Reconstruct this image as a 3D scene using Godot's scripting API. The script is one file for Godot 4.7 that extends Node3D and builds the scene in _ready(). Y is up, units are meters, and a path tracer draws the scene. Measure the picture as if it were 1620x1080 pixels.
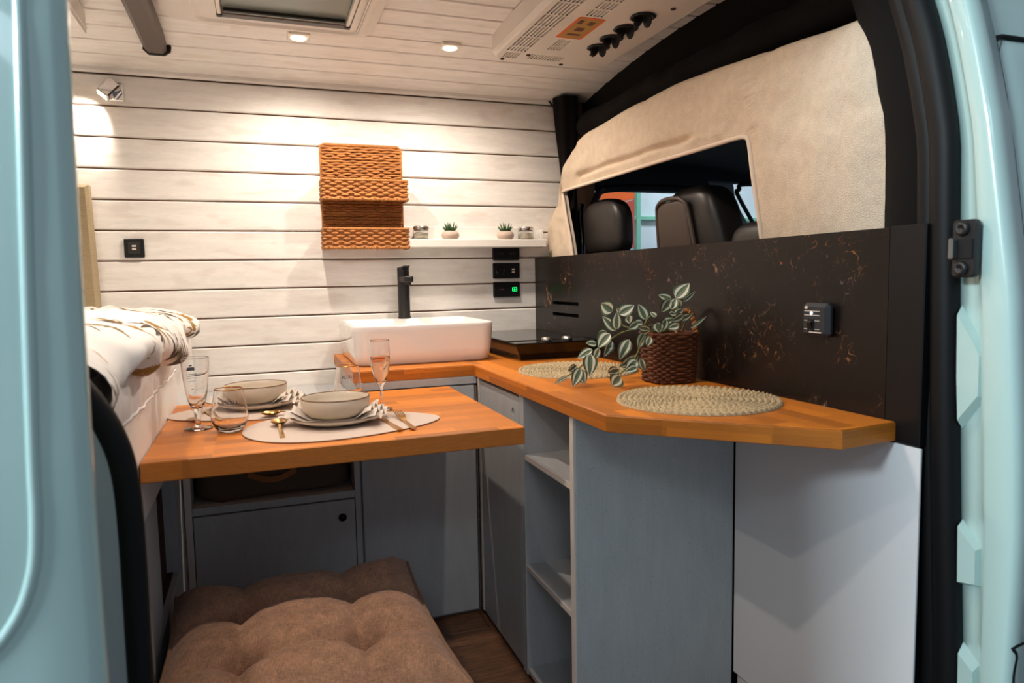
extends Node3D

var M := {}
var used := {}
var worldly := {}
var cam_basis := Basis()
var cam_pos := Vector3(0, 1.2, 0)
const FOCAL := 1109.376      # pixels, for a 1620 x 1080 frame
const ZW := -2.965           # planked side wall
const TOP := 0.9             # worktop height
const TAB := 0.835           # table height

# ------------------------------------------------------------------ names and nodes
func numbered(parent, called):
	var key = str(parent.get_instance_id()) + called
	var n = used.get(key, 0)
	used[key] = n + 1
	return called if n == 0 else "%s_%03d" % [called, n]

func tag(o, label, category = "", group = "", kind = ""):
	if label: o.set_meta("label", label)
	if category: o.set_meta("category", category)
	if group: o.set_meta("group", group)
	if kind: o.set_meta("kind", kind)
	return o

func thing(called, label, category, at = Vector3.ZERO, group = ""):
	# a node at the base of a thing; its parts are given in the coordinates of the room
	var o := Node3D.new()
	o.name = numbered(self, called)
	add_child(o)
	o.position = at
	worldly[o] = at
	return tag(o, label, category, group)

func local_thing(called, label, category, at = Vector3.ZERO, group = "", turn = 0.0):
	var o := Node3D.new()
	o.name = numbered(self, called)
	add_child(o)
	o.position = at
	o.rotation.y = turn
	return tag(o, label, category, group)

func put(called, mesh, material, parent = self):
	var o := MeshInstance3D.new()
	o.name = numbered(parent, called)
	o.mesh = mesh
	if material: o.material_override = material
	parent.add_child(o)
	if worldly.has(parent): o.position = -worldly[parent]
	return o

func obj(called, st, material, parent = self):
	st.generate_normals()
	return put(called, st.commit(), material, parent)

func struct(called, st, material):
	var o = obj(called, st, material)
	o.set_meta("kind", "structure")
	return o

func copy(o, at, label = "", turn = 0.0):
	var base = o.name.get_slice("_0", 0)
	var c = o.duplicate()
	c.name = numbered(self, base)
	add_child(c)
	c.position = at
	c.rotation.y = turn
	if label: c.set_meta("label", label)
	return c

# ------------------------------------------------------------------ shapes
func st0(smooth = false) -> SurfaceTool:
	var s := SurfaceTool.new()
	s.begin(Mesh.PRIMITIVE_TRIANGLES)
	s.set_smooth_group(0 if smooth else -1)
	return s

func tri(st, a, b, c):           # counter-clockwise seen from outside
	st.add_vertex(a); st.add_vertex(c); st.add_vertex(b)

func quad(st, a, b, c, d):
	tri(st, a, b, c); tri(st, a, c, d)

func out_poly(st, pts, centre):
	var n = (pts[1] - pts[0]).cross(pts[2] - pts[0])
	var m = Vector3.ZERO
	for p in pts: m += p
	m /= pts.size()
	if n.dot(m - centre) < 0: pts.reverse()
	for k in range(1, pts.size() - 1): tri(st, pts[0], pts[k], pts[k + 1])

func box(st, lo: Vector3, hi: Vector3, bev := 0.0, xf = null):
	# a box with chamfered edges
	var c = (lo + hi) / 2
	var h = (hi - lo) / 2
	bev = minf(bev, minf(h.x, minf(h.y, h.z)) * 0.95)
	var corner = func(ax, s):
		var p = Vector3(h.x - bev, h.y - bev, h.z - bev)
		p[ax] = h[ax]
		var q = c + Vector3(p.x * s.x, p.y * s.y, p.z * s.z)
		return xf * q if xf != null else q
	var cc = xf * c if xf != null else c
	for ax in 3:
		var b = (ax + 1) % 3
		var d = (ax + 2) % 3
		for s in [-1, 1]:
			var pts = []
			for e in [[-1, -1], [1, -1], [1, 1], [-1, 1]]:
				var v = Vector3(); v[ax] = s; v[b] = e[0]; v[d] = e[1]
				pts.append(corner.call(ax, v))
			out_poly(st, pts, cc)
	if bev <= 0.0: return
	for ax in 3:                  # edges that run along ax
		var b = (ax + 1) % 3
		var d = (ax + 2) % 3
		for e in [[-1, -1], [1, -1], [1, 1], [-1, 1]]:
			var v0 = Vector3(); v0[ax] = -1; v0[b] = e[0]; v0[d] = e[1]
			var v1 = v0; v1[ax] = 1
			out_poly(st, [corner.call(b, v0), corner.call(b, v1), corner.call(d, v1), corner.call(d, v0)], cc)
	for i in 8:
		var v = Vector3(-1 if i & 1 else 1, -1 if i & 2 else 1, -1 if i & 4 else 1)
		out_poly(st, [corner.call(0, v), corner.call(1, v), corner.call(2, v)], cc)

func bx(x0, y0, z0, x1, y1, z1, bev = 0.0) -> SurfaceTool:
	var s = st0()
	box(s, Vector3(x0, y0, z0), Vector3(x1, y1, z1), bev)
	return s

func area2(p):
	var a = 0.0
	for i in p.size():
		var q = p[(i + 1) % p.size()]
		a += p[i].x * q.y - q.x * p[i].y
	return a / 2

func inset(p, d):
	var r = PackedVector2Array()
	var n = p.size()
	for i in n:
		var e0 = (p[i] - p[(i + n - 1) % n]).normalized()
		var e1 = (p[(i + 1) % n] - p[i]).normalized()
		var n0 = Vector2(-e0.y, e0.x)
		var n1 = Vector2(-e1.y, e1.x)
		var m = (n0 + n1).normalized()
		r.append(p[i] + m * d / maxf(0.35, m.dot(n0)))
	return r

func prism(st, poly, axis: String, h0: float, h1: float, bev := 0.0):
	# extrusion of an outline: axis "z" takes (x, y), "y" takes (x, z), "x" takes (z, y)
	var p = PackedVector2Array(poly)
	if area2(p) < 0: p.reverse()
	var to3 = func(q, h):
		if axis == "z": return Vector3(q.x, q.y, h)
		if axis == "y": return Vector3(q.x, h, q.y)
		return Vector3(h, q.y, q.x)
	var right = axis == "z"
	var inn = inset(p, bev) if bev > 0 else p
	var idx = Geometry2D.triangulate_polygon(inn)
	for k in range(0, idx.size(), 3):
		var a = inn[idx[k]]; var b = inn[idx[k + 1]]; var c = inn[idx[k + 2]]
		if (b - a).cross(c - a) < 0:
			var t = b; b = c; c = t
		if right:
			tri(st, to3.call(a, h1), to3.call(b, h1), to3.call(c, h1)); tri(st, to3.call(a, h0), to3.call(c, h0), to3.call(b, h0))
		else:
			tri(st, to3.call(a, h1), to3.call(c, h1), to3.call(b, h1)); tri(st, to3.call(a, h0), to3.call(b, h0), to3.call(c, h0))
	var rings = [[p, h0], [p, h1]] if bev <= 0 else [[inn, h0], [p, h0 + bev], [p, h1 - bev], [inn, h1]]
	for k in rings.size() - 1:
		for i in p.size():
			var j = (i + 1) % p.size()
			var a = to3.call(rings[k][0][i], rings[k][1]); var b = to3.call(rings[k][0][j], rings[k][1])
			var c = to3.call(rings[k + 1][0][j], rings[k + 1][1]); var d = to3.call(rings[k + 1][0][i], rings[k + 1][1])
			if right: quad(st, a, b, c, d)
			else: quad(st, a, d, c, b)

func rrect(x0, y0, x1, y1, r, n = 5):
	var p = PackedVector2Array()
	for c in [[x1 - r, y1 - r, 0], [x0 + r, y1 - r, 1], [x0 + r, y0 + r, 2], [x1 - r, y0 + r, 3]]:
		for k in n + 1:
			var a = (c[2] + float(k) / n) * PI / 2
			p.append(Vector2(c[0] + r * cos(a), c[1] + r * sin(a)))
	return p

func disc(cx, cy, rx, ry, n = 32):
	var p = PackedVector2Array()
	for k in n: p.append(Vector2(cx + rx * cos(TAU * k / n), cy + ry * sin(TAU * k / n)))
	return p

func lathe(st, prof, n := 40, c := Vector3.ZERO, xf = null):
	# profile of (radius, height), walked so that the outside lies on the right hand going up
	for k in prof.size() - 1:
		for i in n:
			var a0 = TAU * i / n
			var a1 = TAU * (i + 1) / n
			var P = func(q, a):
				var v = c + Vector3(q.x * cos(a), q.y, -q.x * sin(a))
				return xf * v if xf != null else v
			var p = prof[k]; var q = prof[k + 1]
			if p.x > 1e-6 and q.x > 1e-6: quad(st, P.call(p, a0), P.call(p, a1), P.call(q, a1), P.call(q, a0))
			elif q.x > 1e-6: tri(st, P.call(p, a0), P.call(q, a1), P.call(q, a0))
			elif p.x > 1e-6: tri(st, P.call(p, a0), P.call(p, a1), P.call(q, a0))

func tube(st, pts, rad, n := 8, closed := false, flat := 1.0, upv = null):
	# swept tube; rad is a number or one number per point
	var m = pts.size()
	var rings = []
	var side = null
	for i in m:
		var a = pts[(i + m - 1) % m] if closed else pts[max(i - 1, 0)]
		var b = pts[(i + 1) % m] if closed else pts[min(i + 1, m - 1)]
		var t = (b - a).normalized()
		if upv != null: side = upv.cross(t).normalized()
		elif side == null:
			var u = Vector3.UP if absf(t.y) < 0.9 else Vector3.RIGHT
			side = u.cross(t).normalized()
		else: side = (side - t * side.dot(t)).normalized()
		var w = t.cross(side)
		var r = rad[i] if rad is Array else rad
		var ring = []
		for k in n:
			var an = TAU * k / n
			ring.append(pts[i] + side * cos(an) * r + w * sin(an) * r * flat)
		rings.append(ring)
	for i in (m if closed else m - 1):
		var j = (i + 1) % m
		for k in n:
			var l = (k + 1) % n
			quad(st, rings[i][k], rings[i][l], rings[j][l], rings[j][k])
	if not closed:
		for k in range(1, n - 1):
			tri(st, rings[0][0], rings[0][k + 1], rings[0][k])
			tri(st, rings[m - 1][0], rings[m - 1][k], rings[m - 1][k + 1])

func surf(st, nu: int, nv: int, f: Callable, wrap_u := false, uvs := false):
	# parametric sheet; outside is du x dv
	var g = []
	for j in nv + 1:
		var row = []
		for i in (nu if wrap_u else nu + 1): row.append(f.call(float(i) / nu, float(j) / nv))
		g.append(row)
	for j in nv:
		for i in nu:
			var k = (i + 1) % nu if wrap_u else i + 1
			var q = [g[j][i], g[j][k], g[j + 1][k], g[j + 1][i]]
			if uvs:
				var t = [Vector2(float(i) / nu, float(j) / nv), Vector2(float(i + 1) / nu, float(j) / nv), Vector2(float(i + 1) / nu, float(j + 1) / nv), Vector2(float(i) / nu, float(j + 1) / nv)]
				for e in [0, 2, 1, 0, 3, 2]:
					st.set_uv(t[e]); st.add_vertex(q[e])
			else: quad(st, q[0], q[1], q[2], q[3])

func blob(st, c: Vector3, h: Vector3, e := 0.5, nu := 28, nv := 18, warp = null):
	# a soft box: superellipsoid
	var pw = func(v): return signf(v) * pow(absf(v), e)
	var f = func(u, v):
		var a = -u * TAU
		var b = (v - 0.5) * PI
		var p = Vector3(pw.call(cos(b)) * pw.call(cos(a)), pw.call(sin(b)), pw.call(cos(b)) * pw.call(sin(a)))
		var q = Vector3(p.x * h.x, p.y * h.y, p.z * h.z)
		return c + (warp.call(q) if warp != null else q)
	surf(st, nu, nv, f, true)

func smooth_path(pts, n = 6, closed = false):
	var r = []
	var m = pts.size()
	for i in (m if closed else m - 1):
		var p0 = pts[(i + m - 1) % m] if closed else pts[max(i - 1, 0)]
		var p1 = pts[i]
		var p2 = pts[(i + 1) % m]
		var p3 = pts[(i + 2) % m] if closed else pts[min(i + 2, m - 1)]
		for k in n:
			var t = float(k) / n
			r.append(p1.cubic_interpolate(p2, p0, p3, t))
	if not closed: r.append(pts[m - 1])
	return r

func lerp_table(t, y):
	# t: rows of (y, value), y descending
	if y >= t[0][0]: return t[0][1]
	for i in t.size() - 1:
		if y >= t[i + 1][0]:
			return lerpf(t[i][1], t[i + 1][1], (t[i][0] - y) / (t[i][0] - t[i + 1][0]))
	return t[t.size() - 1][1]

func sight(px, py, depth):
	# the point of the place that stands at that depth along the lens axis
	var d = cam_basis.x * (px - 810.0) / FOCAL - cam_basis.y * (py - 540.0) / FOCAL - cam_basis.z
	return cam_pos + d * depth

# ------------------------------------------------------------------ materials
func mat(called, c, rough = 0.6, metal = 0.0, spec = 0.5) -> StandardMaterial3D:
	var m := StandardMaterial3D.new()
	m.resource_name = called
	m.albedo_color = c if c is Color else Color8(c[0], c[1], c[2])
	m.roughness = rough
	m.metallic = metal
	m.metallic_specular = spec
	M[called] = m
	return m

func noise(seed_, freq, oct = 4, kind = FastNoiseLite.TYPE_SIMPLEX_SMOOTH) -> FastNoiseLite:
	var n := FastNoiseLite.new()
	n.seed = seed_
	n.noise_type = kind
	n.frequency = freq
	n.fractal_type = FastNoiseLite.FRACTAL_FBM
	n.fractal_octaves = oct
	return n

func picture(w, h, f: Callable) -> ImageTexture:
	var im := Image.create(w, h, false, Image.FORMAT_RGB8)
	for y in h:
		for x in w: im.set_pixel(x, y, f.call(x, y))
	return ImageTexture.create_from_image(im)

func tri_tex(m, tex, scale: Vector3, offset = Vector3.ZERO):
	m.albedo_color = Color.WHITE
	m.albedo_texture = tex
	m.uv1_triplanar = true
	m.uv1_world_triplanar = true
	m.uv1_triplanar_sharpness = 8.0
	m.uv1_scale = scale
	m.uv1_offset = offset
	return m

func relief(m, tex, cm):
	m.heightmap_enabled = true
	m.heightmap_texture = tex
	m.heightmap_scale = cm
	return m

func c8(r, g, b): return Color8(int(r), int(g), int(b))

func materials():
	# whitewashed spruce boards, grain along x; 2 m of board per tile
	var ng = noise(3, 1.0, 3); var nk = noise(8, 1.0, 2); var nf = noise(5, 1.0, 2)
	var white_wood = picture(1024, 1024, func(x, y):
		var big = nk.get_noise_2d(x * 0.006, y * 0.05)
		var grain = ng.get_noise_2d(x * 0.012, y * 0.28 + big * 2.0)
		var fine = nf.get_noise_2d(x * 0.05, y * 0.9)
		var stain = smoothstep(0.25, 0.62, nk.get_noise_2d(x * 0.009 + 90.0, y * 0.03 + 40.0)) * 0.16
		var v = 1.0 + 0.03 * grain + 0.022 * fine + 0.03 * big
		var c = Color(0.925 * v, 0.910 * v, 0.892 * v).lerp(Color(0.74, 0.66, 0.60), clampf(stain + maxf(0.0, grain - 0.2) * 0.2, 0.0, 0.5))
		return c)
	for k in 4:
		tri_tex(mat("white_board_%d" % k, Color.WHITE, 0.5), white_wood, Vector3(0.5, 0.5, 0.5), Vector3(0.31 * k + 0.4, 0.17 * k, 0.23 * k))
	mat("groove", [150, 112, 88], 0.8)
	# oiled beech block, staves along u
	var rng := RandomNumberGenerator.new(); rng.seed = 11
	var tones = []
	for r in 24:
		var row = []
		var at = -rng.randf_range(0, 200)
		while at < 1024:
			var len = rng.randf_range(220, 460)
			row.append([at + len, rng.randf()])
			at += len
		tones.append(row)
	var nb = noise(21, 1.0, 3); var nb2 = noise(22, 1.0, 2)
	var block_px = func(x, y):
		var r = int(y * 24 / 1024.0)
		var t = 0.5
		for e in tones[r]:
			if x < e[0]:
				t = e[1]; break
		var g = nb.get_noise_2d(x * 0.014 + t * 300.0, y * 0.33) * 0.5 + nb2.get_noise_2d(x * 0.05, y * 1.1 + t * 80.0) * 0.28
		var v = 0.84 + 0.26 * t + 0.16 * g
		var c = Color(0.79 * v, 0.455 * v + 0.015 * t, 0.13 * v)
		if int(y * 24) % 1024 < 24: c = c * 0.93
		return c
	var im := Image.create(1024, 1024, false, Image.FORMAT_RGB8)
	for y in 1024:
		for x in 1024: im.set_pixel(x, y, block_px.call(x, y))
	var block = ImageTexture.create_from_image(im)
	var im2: Image = im.duplicate(); im2.rotate_90(CLOCKWISE)
	var block_turned = ImageTexture.create_from_image(im2)
	tri_tex(mat("block", Color.WHITE, 0.42), block, Vector3(0.95, 0.95, 0.95), Vector3(0.1, 0.37, 0.2))
	tri_tex(mat("block_turned", Color.WHITE, 0.42), block_turned, Vector3(0.95, 0.95, 0.95), Vector3(0.3, 0.3, 0.6))
	# dark brown floor boards
	var nd = noise(31, 1.0, 3)
	var oak = picture(512, 512, func(x, y):
		var g = nd.get_noise_2d(x * 0.02, y * 0.2) + 0.4 * nd.get_noise_2d(x * 0.08, y * 0.9)
		return Color(0.40 + 0.12 * g, 0.265 + 0.085 * g, 0.175 + 0.06 * g))
	for k in 3: tri_tex(mat("oak_%d" % k, Color.WHITE, 0.45), oak, Vector3(0.8, 0.8, 0.8), Vector3(0.2 * k, 0, 0.37 * k))
	# dark stone print with copper veins on the splashback: 1.93 m x 0.42 m
	var w1 = noise(41, 1.0, 3); var w2 = noise(42, 1.0, 3); var v1 = noise(43, 1.0, 2); var pm = noise(44, 1.0, 2); var v2 = noise(45, 1.0, 2)
	var stone = picture(1536, 336, func(x, y):
		var u = x / 336.0; var v = y / 336.0
		var wu = u + 0.22 * w1.get_noise_2d(u * 3.4, v * 3.4); var wv = v + 0.22 * w2.get_noise_2d(u * 3.4, v * 3.4)
		var n1 = absf(v1.get_noise_2d(wu * 3.3, wv * 3.3)); var n2 = absf(v2.get_noise_2d(wu * 7.0 + 5.0, wv * 7.0))
		var patch = smoothstep(-0.12, 0.18, pm.get_noise_2d(u * 2.1 + 3.0, v * 2.1))
		var line = clampf(1.2 - n1 / 0.024, 0, 1) * patch
		var thin = clampf(1.1 - n2 / 0.034, 0, 1) * smoothstep(0.0, 0.3, pm.get_noise_2d(u * 2.1 + 3.0, v * 2.1)) * 0.85
		var broken = clampf(0.62 + 1.3 * v1.get_noise_2d(u * 15.0, v * 15.0), 0, 1)
		var t = clampf(maxf(line, thin) * broken, 0, 1)
		var base = Color(0.105, 0.085, 0.077) * (1.0 + 0.12 * w1.get_noise_2d(u * 9.0, v * 9.0))
		return base.lerp(Color(0.74, 0.45, 0.22).lerp(Color(0.62, 0.52, 0.45), clampf(0.5 + w2.get_noise_2d(u * 1.7, v * 1.7) * 1.6, 0, 1)), t * 0.85))
	var sp = mat("dark_stone", Color.WHITE, 0.3, 0.0, 0.38)
	sp.albedo_texture = stone
	# beige pile of the partition
	var n6 = noise(61, 1.0, 2, FastNoiseLite.TYPE_CELLULAR); var n7 = noise(62, 1.0, 3)
	var pile = picture(512, 512, func(x, y):
		var g = n7.get_noise_2d(x * 0.21, y * 0.21) * 0.55 + n7.get_noise_2d(x * 0.02, y * 0.02) * 0.25
		return Color(0.865 + 0.12 * g, 0.79 + 0.12 * g, 0.70 + 0.12 * g))
	var pile_h = picture(512, 512, func(x, y):
		var g = clampf(0.5 + 0.6 * n7.get_noise_2d(x * 0.27, y * 0.27), 0, 1)
		return Color(g, g, g))
	relief(tri_tex(mat("pile", Color.WHITE, 0.95), pile, Vector3(2.4, 2.4, 2.4)), pile_h, 0.34)
	mat("pile_edge", [222, 204, 186], 0.8)
	# brown woven upholstery
	var nw = noise(71, 1.0, 3)
	var cloth = picture(512, 512, func(x, y):
		var a = nw.get_noise_2d(x * 0.03, y * 0.6) + nw.get_noise_2d(x * 0.6 + 50.0, y * 0.03)
		var b = nw.get_noise_2d(x * 0.012, y * 0.012)
		var v = 1.0 + 0.28 * a + 0.12 * b
		return Color(0.64 * v, 0.48 * v, 0.375 * v))
	var weave = picture(256, 256, func(x, y):
		var s = 0.5 + 0.25 * sin(x * TAU / 8.0) * (1 if (y / 4) % 2 == 0 else -1) + 0.25 * sin(y * TAU / 8.0)
		return Color(s, s, s))
	relief(tri_tex(mat("brown_cloth", Color.WHITE, 0.95), cloth, Vector3(3, 3, 3)), cloth, 0.25)
	M.brown_cloth.rim_enabled = true; M.brown_cloth.rim = 0.25
	mat("brown_piping", [134, 104, 82], 0.9)
	mat("dark_bag", [88, 68, 54], 0.75)
	mat("leather_tan", [158, 96, 44], 0.6)
	# painted plywood
	var nq = noise(81, 1.0, 3)
	var ply = picture(512, 512, func(x, y):
		var g = nq.get_noise_2d(x * 0.22, y * 0.01) * 0.6 + nq.get_noise_2d(x * 0.03, y * 0.008)
		var s = maxf(0.0, nq.get_noise_2d(x * 0.12 + 99.0, y * 0.55) - 0.38) * 1.2
		var v = 1.0 + 0.03 * g - 0.35 * s
		return Color(0.72 * v, 0.725 * v, 0.73 * v))
	tri_tex(mat("grey_ply", Color.WHITE, 0.55), ply, Vector3(1.1, 1.1, 1.1))
	var ply2 = tri_tex(mat("cool_tint_ply", Color.WHITE, 0.55), ply, Vector3(1.1, 1.1, 1.1), Vector3(0.4, 0.2, 0.1))
	ply2.albedo_color = Color8(248, 255, 255)  # cool ambient light tinted into the colour; the board itself is grey-white
	mat("white_edge", [226, 214, 204], 0.55)
	mat("white_panel", [228, 228, 229], 0.35)
	mat("white_paint", [236, 233, 228], 0.4)
	mat("slot_shade_paint", [16, 14, 13], 0.9)  # near-black colour standing in for the shade inside a slot
	mat("steel_hinge", [150, 146, 140], 0.35, 0.9)
	mat("osb", [120, 78, 40], 0.9)
	var osb_t = picture(128, 256, func(x, y):
		var g = n6.get_noise_2d(x * 0.09, y * 0.05)
		return Color(0.42 + 0.3 * g, 0.26 + 0.22 * g, 0.12 + 0.12 * g))
	tri_tex(M.osb, osb_t, Vector3(5, 5, 5))
	# metals, ceramics, glass
	mat("black_metal", [24, 23, 23], 0.45)
	mat("black_plastic", [13, 13, 14], 0.42, 0.0, 0.4)
	mat("black_gloss", [12, 12, 13], 0.12)
	mat("glass_black", [14, 13, 13], 0.09)
	mat("rubber", [7, 7, 8], 0.55, 0.0, 0.35)
	mat("bronze_bar", [86, 76, 68], 0.45, 0.35)
	mat("chrome", [220, 220, 222], 0.08, 1.0)
	mat("knob_metal", [205, 200, 195], 0.2, 1.0)
	mat("gold", [205, 160, 92], 0.24, 1.0)
	mat("gold_rim", [190, 132, 52], 0.2, 1.0)
	mat("ceramic", [246, 243, 240], 0.08)
	M.ceramic.clearcoat_enabled = true; M.ceramic.clearcoat = 0.5; M.ceramic.clearcoat_roughness = 0.05
	mat("stoneware", [208, 194, 176], 0.32)
	mat("stoneware_rim", [112, 82, 56], 0.45)
	mat("leather_mat", [198, 180, 168], 0.6)
	mat("leather_edge", [132, 92, 66], 0.7)
	mat("linen", [214, 202, 190], 0.9)
	var g = mat("clear_glass", Color(1, 1, 1, 0.0), 0.0)
	g.transparency = BaseMaterial3D.TRANSPARENCY_ALPHA
	g.refraction_enabled = true; g.refraction_scale = 0.05
	var p = mat("window_glass", Color(0.8, 0.9, 0.9, 0.12), 0.02)
	p.transparency = BaseMaterial3D.TRANSPARENCY_ALPHA
	var wn = mat("sparkling_drink", Color(0.98, 0.80, 0.66, 0.03), 0.0)
	wn.transparency = BaseMaterial3D.TRANSPARENCY_ALPHA
	wn.refraction_enabled = true; wn.refraction_scale = 0.033
	mat("print_brown", [96, 48, 30], 0.6)
	mat("print_black", [30, 28, 28], 0.6)
	# basketwork
	var nr = noise(91, 1.0, 3)
	var reed = picture(256, 256, func(x, y):
		var gg = nr.get_noise_2d(x * 0.06, y * 0.4)
		var h = nr.get_noise_2d(x * 0.012 + 40.0, y * 0.02)
		return Color(0.665 + 0.16 * gg + 0.1 * h, 0.43 + 0.14 * gg + 0.07 * h, 0.215 + 0.09 * gg + 0.03 * h))
	tri_tex(mat("seagrass", Color.WHITE, 0.7), reed, Vector3(4, 4, 4))
	var dk = tri_tex(mat("seagrass_dark", Color.WHITE, 0.7), reed, Vector3(4, 4, 4))
	dk.albedo_color = Color8(138, 116, 96)
	var jute_t = picture(256, 256, func(x, y):
		var gg = nr.get_noise_2d(x * 0.16, y * 0.16)
		return Color(0.70 + 0.2 * gg, 0.625 + 0.2 * gg, 0.49 + 0.19 * gg))
	tri_tex(mat("jute", Color.WHITE, 0.9), jute_t, Vector3(5, 5, 5))
	# greenery
	var lf = mat("leaf_print", Color.WHITE, 0.45)
	lf.vertex_color_use_as_albedo = true
	mat("stem_green", [112, 118, 58], 0.6)
	mat("succulent", [58, 92, 52], 0.5)
	mat("pot_clay", [190, 170, 156], 0.8)
	mat("wax", [232, 222, 200], 0.6)
	# bedding
	mat("sheet", [236, 232, 230], 0.8)
	mat("headboard_cloth", [176, 158, 124], 0.95)
	relief(tri_tex(M.headboard_cloth, picture(64, 64, func(x, y): 
		var q = 0.93 + 0.07 * nr.get_noise_2d(x * 3.1, y * 3.3)
		return Color(0.69 * q, 0.62 * q, 0.49 * q)), Vector3(6, 6, 6)), weave, 0.1)
	# body, cab, outside
	var bp = mat("mint_paint", [176, 202, 196], 0.28)
	bp.clearcoat_enabled = true; bp.clearcoat = 0.7; bp.clearcoat_roughness = 0.05
	mat("grey_shell", [158, 168, 174], 0.5)
	mat("curtain_black", [17, 14, 13], 0.9, 0.0, 0.3)
	mat("headliner", [70, 76, 82], 0.9)
	mat("cab_plastic", [36, 40, 46], 0.6)
	mat("cab_pillar", [150, 158, 164], 0.7)
	mat("seat_vinyl", [38, 34, 32], 0.42)
	mat("seat_back", [76, 62, 54], 0.5)
	mat("slot_dark", [58, 42, 34], 0.8)
	mat("sticker_orange", [240, 98, 24], 0.5)
	mat("sticker_print", [176, 132, 52], 0.5)
	mat("blind_grey", [120, 128, 122], 0.35)
	mat("hall_floor", [120, 122, 125], 0.4)
	mat("hall_white", [226, 232, 236], 0.7)
	mat("hall_green", [132, 200, 172], 0.5)
	mat("hall_red", [196, 70, 44], 0.6)

# ------------------------------------------------------------------ the room
func yc(z): return 2.065 - 0.08 * pow((z + 2.0) / 0.95, 2)

const Z_IN = [[1.98, -1.13], [1.85, -1.07], [1.704, -1.016], [1.639, -0.994], [1.539, -0.97], [1.46, -0.955], [1.422, -0.951], [1.277, -0.946], [0.856, -0.928], [0.457, -0.906], [0.0, -0.9], [-0.4, -0.92]]
const Z_OUT = [[1.98, -1.03], [1.85, -0.98], [1.671, -0.927], [1.593, -0.907], [1.462, -0.878], [1.27, -0.848], [1.164, -0.831], [0.991, -0.818], [0.884, -0.81], [0.738, -0.804], [0.588, -0.806], [0.0, -0.82], [-0.4, -0.86]]

func warm_spot(lamp, at, energy, aim = Vector3.DOWN, angle = 84.0):
	var l := SpotLight3D.new()
	l.name = "spot_light"
	l.light_color = Color(1.0, 0.935, 0.865)
	l.light_energy = energy
	l.light_size = 0.018
	l.spot_range = 8.0
	l.spot_angle = angle
	l.spot_attenuation = 2.0
	l.spot_angle_attenuation = 0.75
	l.shadow_enabled = true
	lamp.add_child(l)
	l.transform = Transform3D(Basis.looking_at(aim, Vector3.RIGHT if absf(aim.y) > 0.9 else Vector3.UP), at - lamp.position)
	return l

func downlight(x, z, label, energy):
	var y = yc(z)
	var t = thing("ceiling_spotlight", label, "light", Vector3(x, y, z), "recessed square downlights in the ceiling")
	var s = st0(); prism(s, rrect(x - 0.037, z - 0.037, x + 0.037, z + 0.037, 0.006), "y", y - 0.008, y + 0.004, 0.003)
	obj("trim_plate", s, M.ac_white, t)
	s = st0(); prism(s, disc(x, z, 0.025, 0.025), "y", y - 0.0105, y - 0.0079)
	obj("lamp_lens", s, M.lamp_glow, t)
	warm_spot(t, Vector3(x, y - 0.016, z), energy)

func lights_and_camera():
	var cam := Camera3D.new()
	cam.name = "camera"
	add_child(cam)
	cam_basis = Basis(Vector3(0.9396, -0.0184, 0.3418), Vector3(0.0481, 0.9958, -0.0785), Vector3(-0.3389, 0.0902, 0.9365)).orthonormalized()
	cam.transform = Transform3D(cam_basis, cam_pos)
	var at := CameraAttributesPhysical.new()
	at.frustum_focal_length = 24.0 * FOCAL / 1080.0
	at.frustum_focus_distance = 2.35
	at.exposure_aperture = 5.0
	cam.attributes = at
	cam.keep_aspect = Camera3D.KEEP_HEIGHT
	cam.fov = rad_to_deg(2.0 * atan(540.0 / FOCAL))
	cam.near = 0.05
	cam.far = 60.0
	cam.current = true
	var e := Environment.new()
	e.background_mode = Environment.BG_COLOR
	e.background_color = Color(0.585, 0.625, 0.675)
	e.background_energy_multiplier = 0.86
	e.tonemap_mode = Environment.TONE_MAPPER_LINEAR
	e.tonemap_exposure = 1.07
	e.sdfgi_enabled = true
	e.ssao_enabled = true
	e.ssil_enabled = true
	var w := WorldEnvironment.new()
	w.name = "surroundings"
	w.environment = e
	add_child(w)
	# lamps of the hall: long cool fittings outside the sliding door, plus one added to light the partition
	for k in HALL_LAMPS.size():
		var a = HALL_LAMPS[k]
		var t = local_thing("hall_lamp", "long cool white hall lamp " + a[4], "light", a[0], "hall lamps outside")
		t.look_at_from_position(a[0], a[1], Vector3.UP)
		obj("lamp_glow_panel", bx(-a[2].x / 2, -a[2].y / 2, 0.0, a[2].x / 2, a[2].y / 2, 0.02), M.hall_glow, t)
		obj("lamp_housing", bx(-a[2].x / 2 - 0.02, -a[2].y / 2 - 0.02, 0.021, a[2].x / 2 + 0.02, a[2].y / 2 + 0.02, 0.08), M.ac_white, t)
		var l := AreaLight3D.new()
		l.name = "area_light"
		l.light_color = Color(0.88, 0.96, 1.0)
		l.light_energy = a[3]
		l.area_size = a[2]
		l.area_normalize_energy = true
		l.area_range = 14.0
		l.shadow_enabled = true
		t.add_child(l)
		l.position = Vector3(0, 0, -0.01)

const HALL_LAMPS = [
	[Vector3(-3.0, 2.7, -0.12), Vector3(1.2, 1.2, -1.0), Vector2(1.2, 0.5), 20.0, "beyond the pushed-back sliding door"],
	[Vector3(3.6, 3.3, -4.2), Vector3(3.6, 1.2, -5.7), Vector2(1.6, 0.4), 5.0, "over the green-barred hall partition"],  # unseen lamp, added only to brighten the partition
	[Vector3(-0.9, 3.3, 2.6), Vector3(0.9, 0.9, -1.3), Vector2(1.2, 0.5), 1.0, "facing the open doorway"],
]

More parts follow.
